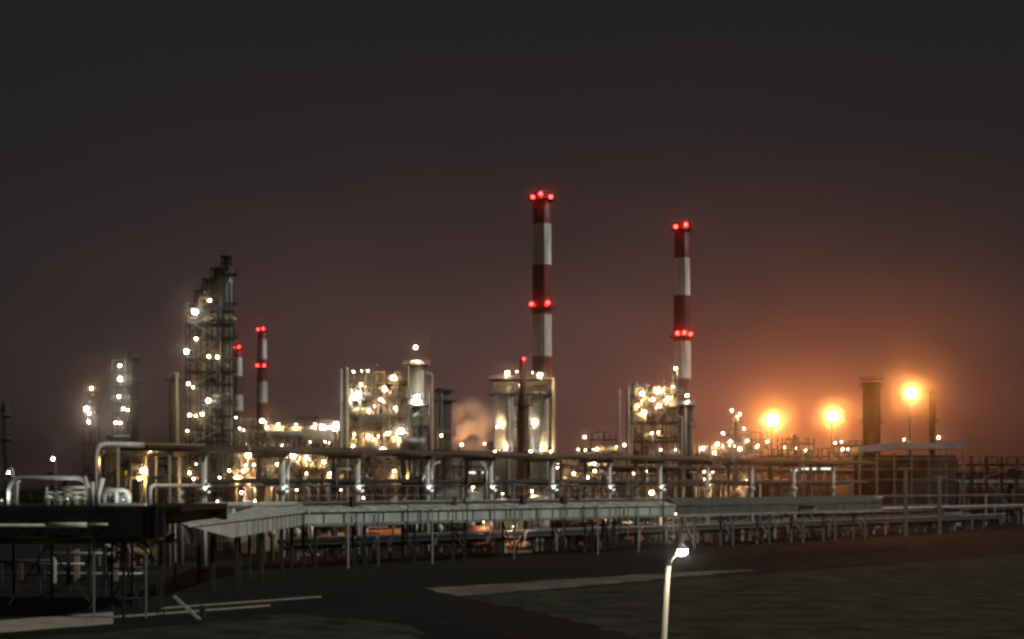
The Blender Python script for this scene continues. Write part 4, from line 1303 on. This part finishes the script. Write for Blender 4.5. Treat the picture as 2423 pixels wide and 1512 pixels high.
for lab, px, py, Y, c in (('small white lamp on the black deck at the left foot of the wide arch', 4, 1184, 108.0, 's'), ('small white lamp on the black deck inside the wide arch', 160, 1180, 107.0, 's'), ('small white lamp on the black deck before the low white arch', 292, 1182, 106.0, 's')):
    p = at(px, py, Y)
    t = thing('deck_lamp', lab, 'lamp', (p.x, Y, zd), 'small lamps on the deck')
    b = MB(); b.bar((p.x, Y, zd), (p.x, Y, p.z - .12), .05); b.build('stem', GALV, t)
    lamp(t, p, .09, 'h', None, (-.15, 1, .35), [L_FAINT, DARK, F_DECK])

# white pipe slung along the deck's front girder
fp = thing('girder_pipe', 'white lagged pipe along the front girder of the black deck', 'pipe', (gx(120, 103.4), 103.4, gz(1242, 103.4)))
b = MB(); b.tube([(-50, 103.5, gz(1243, 103.5)), (gx(150, 103.5), 103.5, gz(1243, 103.5))], .12, 8); b.tube([(gx(110, 103.5), 103.5, gz(1242, 103.5)), (gx(205, 103.5), 103.5, gz(1242, 103.5))], .2, 10); b.tube([(gx(208, 103.5), 103.5, gz(1241, 103.5)), (gx(255, 103.5), 103.5, gz(1241, 103.5))], .11, 8); b.build('pipe_run', PALE, fp)
b = MB()
for px in (10, 60, 110, 160, 210, 250):
    b.bar((gx(px, 103.6), 103.72, gz(1243, 103.5)), (gx(px, 103.6), 103.95, gz(1243, 103.5) + .05), .1)
b.build('hanger', DARK, fp)

# pipework at ground level behind the deck's legs
gp = thing('pipe_track', 'grey pipe bank with stub posts seen beneath the black deck', 'pipe track', (gx(150, 145), 145, 0))
for py, pa, pb_, Y, r, m in ((1271, -40, 110, 128, .2, GALV), (1271, 138, 225, 128, .18, GALV), (1310, 130, 270, 140, .2, GALV), (1327, -30, 130, 143, .18, DARK), (1334, 60, 200, 143, .13, GALV), (1358, 60, 340, 146, .2, GALV), (1358, -30, 60, 146, .15, DARK), (1345, 295, 338, 146, .18, GALV), (1285, 230, 262, 128, .45, PALE)):
    b = MB(); b.tube([(gx(pa, Y), Y, gz(py, Y)), (gx(pb_, Y), Y, gz(py, Y))], r, 8); b.build('pipe', m, gp)
for px, pyt, Y, w, m in ((125, 1307, 142, .45, WHITE), (180, 1300, 144, .5, TAN), (46, 1330, 145, .4, BROWN), (272, 1333, 145, .4, GALV), (30, 1270, 129, .3, DARK), (90, 1270, 129, .3, DARK), (160, 1270, 129, .3, DARK), (210, 1270, 129, .3, DARK), (300, 1330, 147, .3, DARK), (245, 1284, 129, .3, DARK), (330, 1345, 147, .3, DARK), (100, 1327, 144, .3, DARK), (0, 1327, 144, .3, DARK)):
    xx = gx(px, Y)
    b = MB(); b.bar((xx, Y + .3, 0), (xx, Y + .3, gz(pyt, Y)), w, .3); b.build('post', m, gp)

# thin pole and barrier by the road
Yp = 136
x = gx(414, Yp)
lp2 = thing('lamp_post', 'thin unlit grey pole right of the black deck with a small pale head', 'lamp', (x, Yp, 0))
b = MB(); b.tube([(x, Yp, 0), (x, Yp, 4), (x, Yp, gz(1219, Yp))], [.16, .12, .09], 8); b.build('post', GALV, lp2)
b = MB(); b.tube([(x - .5, Yp, gz(1217, Yp)), (x + .1, Yp, gz(1215, Yp)), (x + .5, Yp, gz(1219, Yp))], [.1, .2, .16], 8); b.build('lamp_head', PALE, lp2)
Yb = 104
bp0, bp1 = at(477, 1470, Yb), at(411, 1410, Yb)
bg = thing('boom_barrier', 'raised slanting pale barrier boom at the roadside', 'barrier', (bp0.x, Yb, 0))
b = MB(); b.bar(bp0 - (bp1 - bp0) * .12, bp1, .16, .2); b.build('boom', PALE, bg)
b = MB(); b.box((bp0.x, Yb + .25, max(.5, bp0.z / 2 + .2)), (.4, .3, max(1.0, bp0.z + .3))); b.build('pivot_box', DARK, bg)

# ------------------------------------------------------------------ street lamp, near right
Yl = 34
top = at(1580, 1338, Yl)
sl = thing('street_lamp', 'lit street lamp on a pale leaning pole, nearest to the viewer', 'lamp', (top.x - .28, Yl, 0))
b = MB()
foot = Vector((top.x - .46, Yl, 0))
b.tube([foot, foot.lerp(top, .5), top], [.115, .085, .062], 14)
b.build('pole', CREAM, sl)
b = MB()
hd = at(1613, 1303, Yl)
b.tube([top - Vector((0, 0, .05)), top + Vector((.06, -.02, .14)), top + Vector((.18, -.05, .30)), hd + Vector((0, 0, .17))], [.055, .05, .045, .04], 10)
b.build('arm', CREAM, sl)
b = MB()
b.lathe((hd.x, hd.y), [(.04, hd.z + .16), (.11, hd.z + .12), (.15, hd.z + .05), (.155, hd.z + .03)], 18)
lh = b.build('lamp_hood', GALV, sl)
b = MB()
b.lathe((hd.x, hd.y), [(.125, hd.z + .045), (.13, hd.z - .01), (.10, hd.z - .07), (.04, hd.z - .11)], 18)
b.build('lamp_globe', emit('street_lamp_glass', (1, .95, .80), 220), lh)

# ------------------------------------------------------------------ steam
YS = 392
stm = MB()
cx, cz = gx(1120, YS), gz(1005, YS)
rnd = random.Random(2)
seg_, rng_ = 18, 10
vs = []
for i in range(rng_ + 1):
    th_ = math.pi * i / rng_
    for j in range(seg_):
        ph = 2 * math.pi * j / seg_
        rr = 1 + .12 * math.sin(3 * ph + i) + .1 * rnd.random()
        vs.append((cx + 8.2 * rr * math.sin(th_) * math.cos(ph) + 2.0 * math.cos(th_), YS + 4.5 * rr * math.sin(th_) * math.sin(ph), cz + 10.2 * math.cos(th_)))
fs = []
for i in range(rng_):
    for j in range(seg_):
        j2 = (j + 1) % seg_
        fs.append((i * seg_ + j, (i + 1) * seg_ + j, (i + 1) * seg_ + j2, i * seg_ + j2))
stm.add(vs, fs, 0, True)
ms = bpy.data.materials.new('steam_volume'); ms.use_nodes = True
nt = ms.node_tree
nt.nodes.remove(nt.nodes['Principled BSDF'])
vp = nt.nodes.new('ShaderNodeVolumePrincipled')
vp.inputs['Color'].default_value = (.95, .9, .85, 1)
vp.inputs['Anisotropy'].default_value = .2
tc = nt.nodes.new('ShaderNodeTexCoord')
nz = nt.nodes.new('ShaderNodeTexNoise'); nz.inputs['Scale'].default_value = .22; nz.inputs['Detail'].default_value = 5; nz.inputs['Roughness'].default_value = .6
nt.links.new(tc.outputs['Object'], nz.inputs['Vector'])
mr = nt.nodes.new('ShaderNodeMapRange'); mr.inputs['From Min'].default_value = .42; mr.inputs['From Max'].default_value = .58; mr.inputs['To Min'].default_value = 0; mr.inputs['To Max'].default_value = .75
nt.links.new(nz.outputs['Fac'], mr.inputs['Value'])
def mnode(op, a_=None, b_=None):
    n_ = nt.nodes.new('ShaderNodeMath'); n_.operation = op; n_.use_clamp = op == 'MULTIPLY'
    for i_, q_ in enumerate((a_, b_)):
        if isinstance(q_, (int, float)):
            n_.inputs[i_].default_value = q_
        elif q_ is not None:
            nt.links.new(q_, n_.inputs[i_])
    return n_.outputs[0]
vs_ = nt.nodes.new('ShaderNodeVectorMath'); vs_.operation = 'SUBTRACT'; vs_.inputs[1].default_value = (.5, .5, .42)
nt.links.new(tc.outputs['Generated'], vs_.inputs[0])
vl_ = nt.nodes.new('ShaderNodeVectorMath'); vl_.operation = 'LENGTH'
nt.links.new(vs_.outputs[0], vl_.inputs[0])
fall = mnode('MAXIMUM', mnode('SUBTRACT', 1.0, mnode('MULTIPLY', vl_.outputs['Value'], 1.95)), 0.0)
nt.links.new(mnode('MULTIPLY', mr.outputs['Result'], fall), vp.inputs['Density'])
nt.links.new(vp.outputs[0], nt.nodes['Material Output'].inputs['Volume'])
st = stm.build('steam', ms)
tag(st, 'drifting steam cloud between the dark stubby column and the pale vessels', 'steam', kind='stuff')
lamp_post('warm lamp post under the steam cloud', 1092, 1052, 383, 'm', 'p', (.25, .75, 1), mats=[L_PINK, DARK, F_STEAM])
lamp_post('warm lamp post at the right foot of the steam cloud', 1146, 1050, 383, 's', 'w', (-.25, .75, 1), mats=[L_PINK, DARK, F_STEAM])

# ------------------------------------------------------------------ distant trees
def treeline(label, pxa, pxb, pyt, Y, seed):
    rnd = random.Random(seed)
    b = MB()
    xa, xb2 = gx(pxa, Y), gx(pxb, Y)
    n = int((xb2 - xa) / 2.2)
    for i in range(n):
        cx_ = xa + (xb2 - xa) * (i + rnd.random()) / n
        h = (gz(pyt, Y)) * rnd.uniform(.55, 1.0)
        for j in range(46):
            a = rnd.random() * 6.283
            zz = h * (rnd.random() ** .7)
            rr = 2.6 * math.sin(max(.05, min(1, zz / h)) * 2.9) * rnd.random() ** .5
            p = Vector((cx_ + rr * math.cos(a), Y + rr * math.sin(a) * 1.4, zz))
            s = rnd.uniform(.3, .75)
            u = Vector((rnd.uniform(-1, 1), rnd.uniform(-1, 1), rnd.uniform(-1, 1))).normalized()
            w = u.orthogonal().normalized()
            b.add([p + u * s, p + w * s * .7, p - u * s, p - w * s * .7], [(0, 1, 2, 3)])
    o = b.build('treeline', FOLI)
    return tag(o, label, 'trees', kind='stuff')

treeline('far dark tree belt on the left horizon', -120, 235, 1098, 320, 3)
treeline('far dark tree belt on the right horizon', 2060, 2560, 1088, 640, 4)
treeline('far dark tree belt behind the plant at mid horizon', 1060, 1700, 1075, 760, 5)
treeline('far dark tree belt behind the amber floodlights', 1600, 2100, 1080, 720, 6)

# ------------------------------------------------------------------ haze
HAZE = True
if HAZE:
    b = MB(); b.box((0, 1570, 49), (4420, 3300, 100))
    mh = bpy.data.materials.new('haze_volume'); mh.use_nodes = True
    nt = mh.node_tree
    nt.nodes.remove(nt.nodes['Principled BSDF'])
    vp = nt.nodes.new('ShaderNodeVolumePrincipled')
    vp.inputs['Color'].default_value = (.95, .93, .92, 1)
    vp.inputs['Density'].default_value = .00045
    vp.inputs['Anisotropy'].default_value = .99
    nt.links.new(vp.outputs[0], nt.nodes['Material Output'].inputs['Volume'])
    hz = b.build('haze', mh)
    tag(hz, 'thin night haze over the whole plant', 'haze', kind='stuff')

# ------------------------------------------------------------------ moon, sky, camera
EL, AZ = math.radians(38), math.radians(72)      # azimuth measured right of the viewer's back
to_sun = Vector((math.sin(AZ) * math.cos(EL), -math.cos(AZ) * math.cos(EL), math.sin(EL)))
sd = bpy.data.lights.new('moon_light', 'SUN'); sd.energy = 1.9; sd.angle = math.radians(.6); sd.color = (1, .97, .90)
so = bpy.data.objects.new('moon_light', sd); C.objects.link(so)
so.rotation_euler = (-to_sun).to_track_quat('-Z', 'Y').to_euler()

w = bpy.data.worlds.new('World'); SC.world = w; w.use_nodes = True
nt = w.node_tree
for n in list(nt.nodes):
    nt.nodes.remove(n)
out = nt.nodes.new('ShaderNodeOutputWorld')
sky = nt.nodes.new('ShaderNodeTexSky'); sky.sky_type = 'NISHITA'; sky.sun_disc = False
sky.sun_elevation = EL
sky.sun_rotation = math.atan2(to_sun.x, to_sun.y)
bg0 = nt.nodes.new('ShaderNodeBackground'); bg0.inputs['Strength'].default_value = .0006
nt.links.new(sky.outputs[0], bg0.inputs['Color'])
tc = nt.nodes.new('ShaderNodeTexCoord')


cn = nt.nodes.new('ShaderNodeTexNoise'); cn.inputs['Scale'].default_value = 5.5; cn.inputs['Detail'].default_value = 4
cmap = nt.nodes.new('ShaderNodeMapping'); cmap.inputs['Scale'].default_value = (1, 1, 3.2)
nt.links.new(tc.outputs['Generated'], cmap.inputs['Vector']); nt.links.new(cmap.outputs['Vector'], cn.inputs['Vector'])
cr = nt.nodes.new('ShaderNodeMapRange'); cr.inputs['From Min'].default_value = .3; cr.inputs['From Max'].default_value = .7
cr.inputs['To Min'].default_value = .80; cr.inputs['To Max'].default_value = 1.18
nt.links.new(cn.outputs['Fac'], cr.inputs['Value'])
cloud = cr.outputs['Result']


def glow(px, py, wx, wz, col, amount, power=1.0):
    """light dome over a distant source: falls off with angle from it"""
    d = Vector(((px - 1211) / F, 1, (HZ - py) / F)).normalized()
    az0 = math.atan2(d.x, d.y)
    sx_ = nt.nodes.new('ShaderNodeSeparateXYZ'); nt.links.new(tc.outputs['Generated'], sx_.inputs[0])
    def mth(op, a=None, b_=None):
        n = nt.nodes.new('ShaderNodeMath'); n.operation = op
        for i, q in enumerate((a, b_)):
            if q is None:
                continue
            if isinstance(q, (int, float)):
                n.inputs[i].default_value = q
            else:
                nt.links.new(q, n.inputs[i])
        return n.outputs[0]
    az = mth('ARCTAN2', sx_.outputs[0], sx_.outputs[1])
    el = mth('ARCSINE', sx_.outputs[2])
    u = mth('DIVIDE', mth('SUBTRACT', az, az0), wx)
    v = mth('DIVIDE', mth('SUBTRACT', el, math.asin(d.z)), wz)
    r2 = mth('ADD', mth('MULTIPLY', u, u), mth('MULTIPLY', v, v))
    e = mth('EXPONENT', mth('MULTIPLY', mth('POWER', r2, power), -1.0))
    bg = nt.nodes.new('ShaderNodeBackground')
    bg.inputs['Color'].default_value = (*col, 1)
    nt.links.new(mth('MULTIPLY', mth('MULTIPLY', e, amount), cloud), bg.inputs['Strength'])
    return bg.outputs[0]


layers = [bg0.outputs[0]]
bgc = nt.nodes.new('ShaderNodeBackground'); bgc.inputs['Color'].default_value = (.0138, .0128, .0130, 1); bgc.inputs['Strength'].default_value = 1
layers.append(bgc.outputs[0])
layers.append(glow(1300, 1100, .27, .132, (1.0, .43, .36), .112, .80))
layers.append(glow(1945, 1010, .090, .054, (1.0, .235, .06), .44, .66))
acc = layers[0]
for l in layers[1:]:
    ad = nt.nodes.new('ShaderNodeAddShader'); nt.links.new(acc, ad.inputs[0]); nt.links.new(l, ad.inputs[1]); acc = ad.outputs[0]
nt.links.new(acc, out.inputs['Surface'])

cd = bpy.data.cameras.new('Camera')
cd.sensor_width = 36
cd.lens = F / 2422 * 36
cd.shift_y = (HZ - 756) / 2422
cd.clip_end = 6000
cd.clip_start = .5
cam = bpy.data.objects.new('Camera', cd); C.objects.link(cam)
cam.location = (0, 0, EYE); cam.rotation_euler = (math.pi / 2, 0, 0)
SC.camera = cam

SC.view_settings.view_transform = 'Standard'
SC.view_settings.look = 'None'
SC.view_settings.exposure = 0
SC.view_settings.gamma = 1
cy = SC.cycles
cy.pixel_filter_type = 'BLACKMAN_HARRIS'
cy.filter_width = 2.7
cy.use_light_tree = True
cy.use_denoising = True
cy.max_bounces = 5
cy.diffuse_bounces = 2
cy.glossy_bounces = 2
cy.volume_bounces = 0
cy.sample_clamp_indirect = 3
cy.volume_step_rate = 2
cy.volume_max_steps = 64
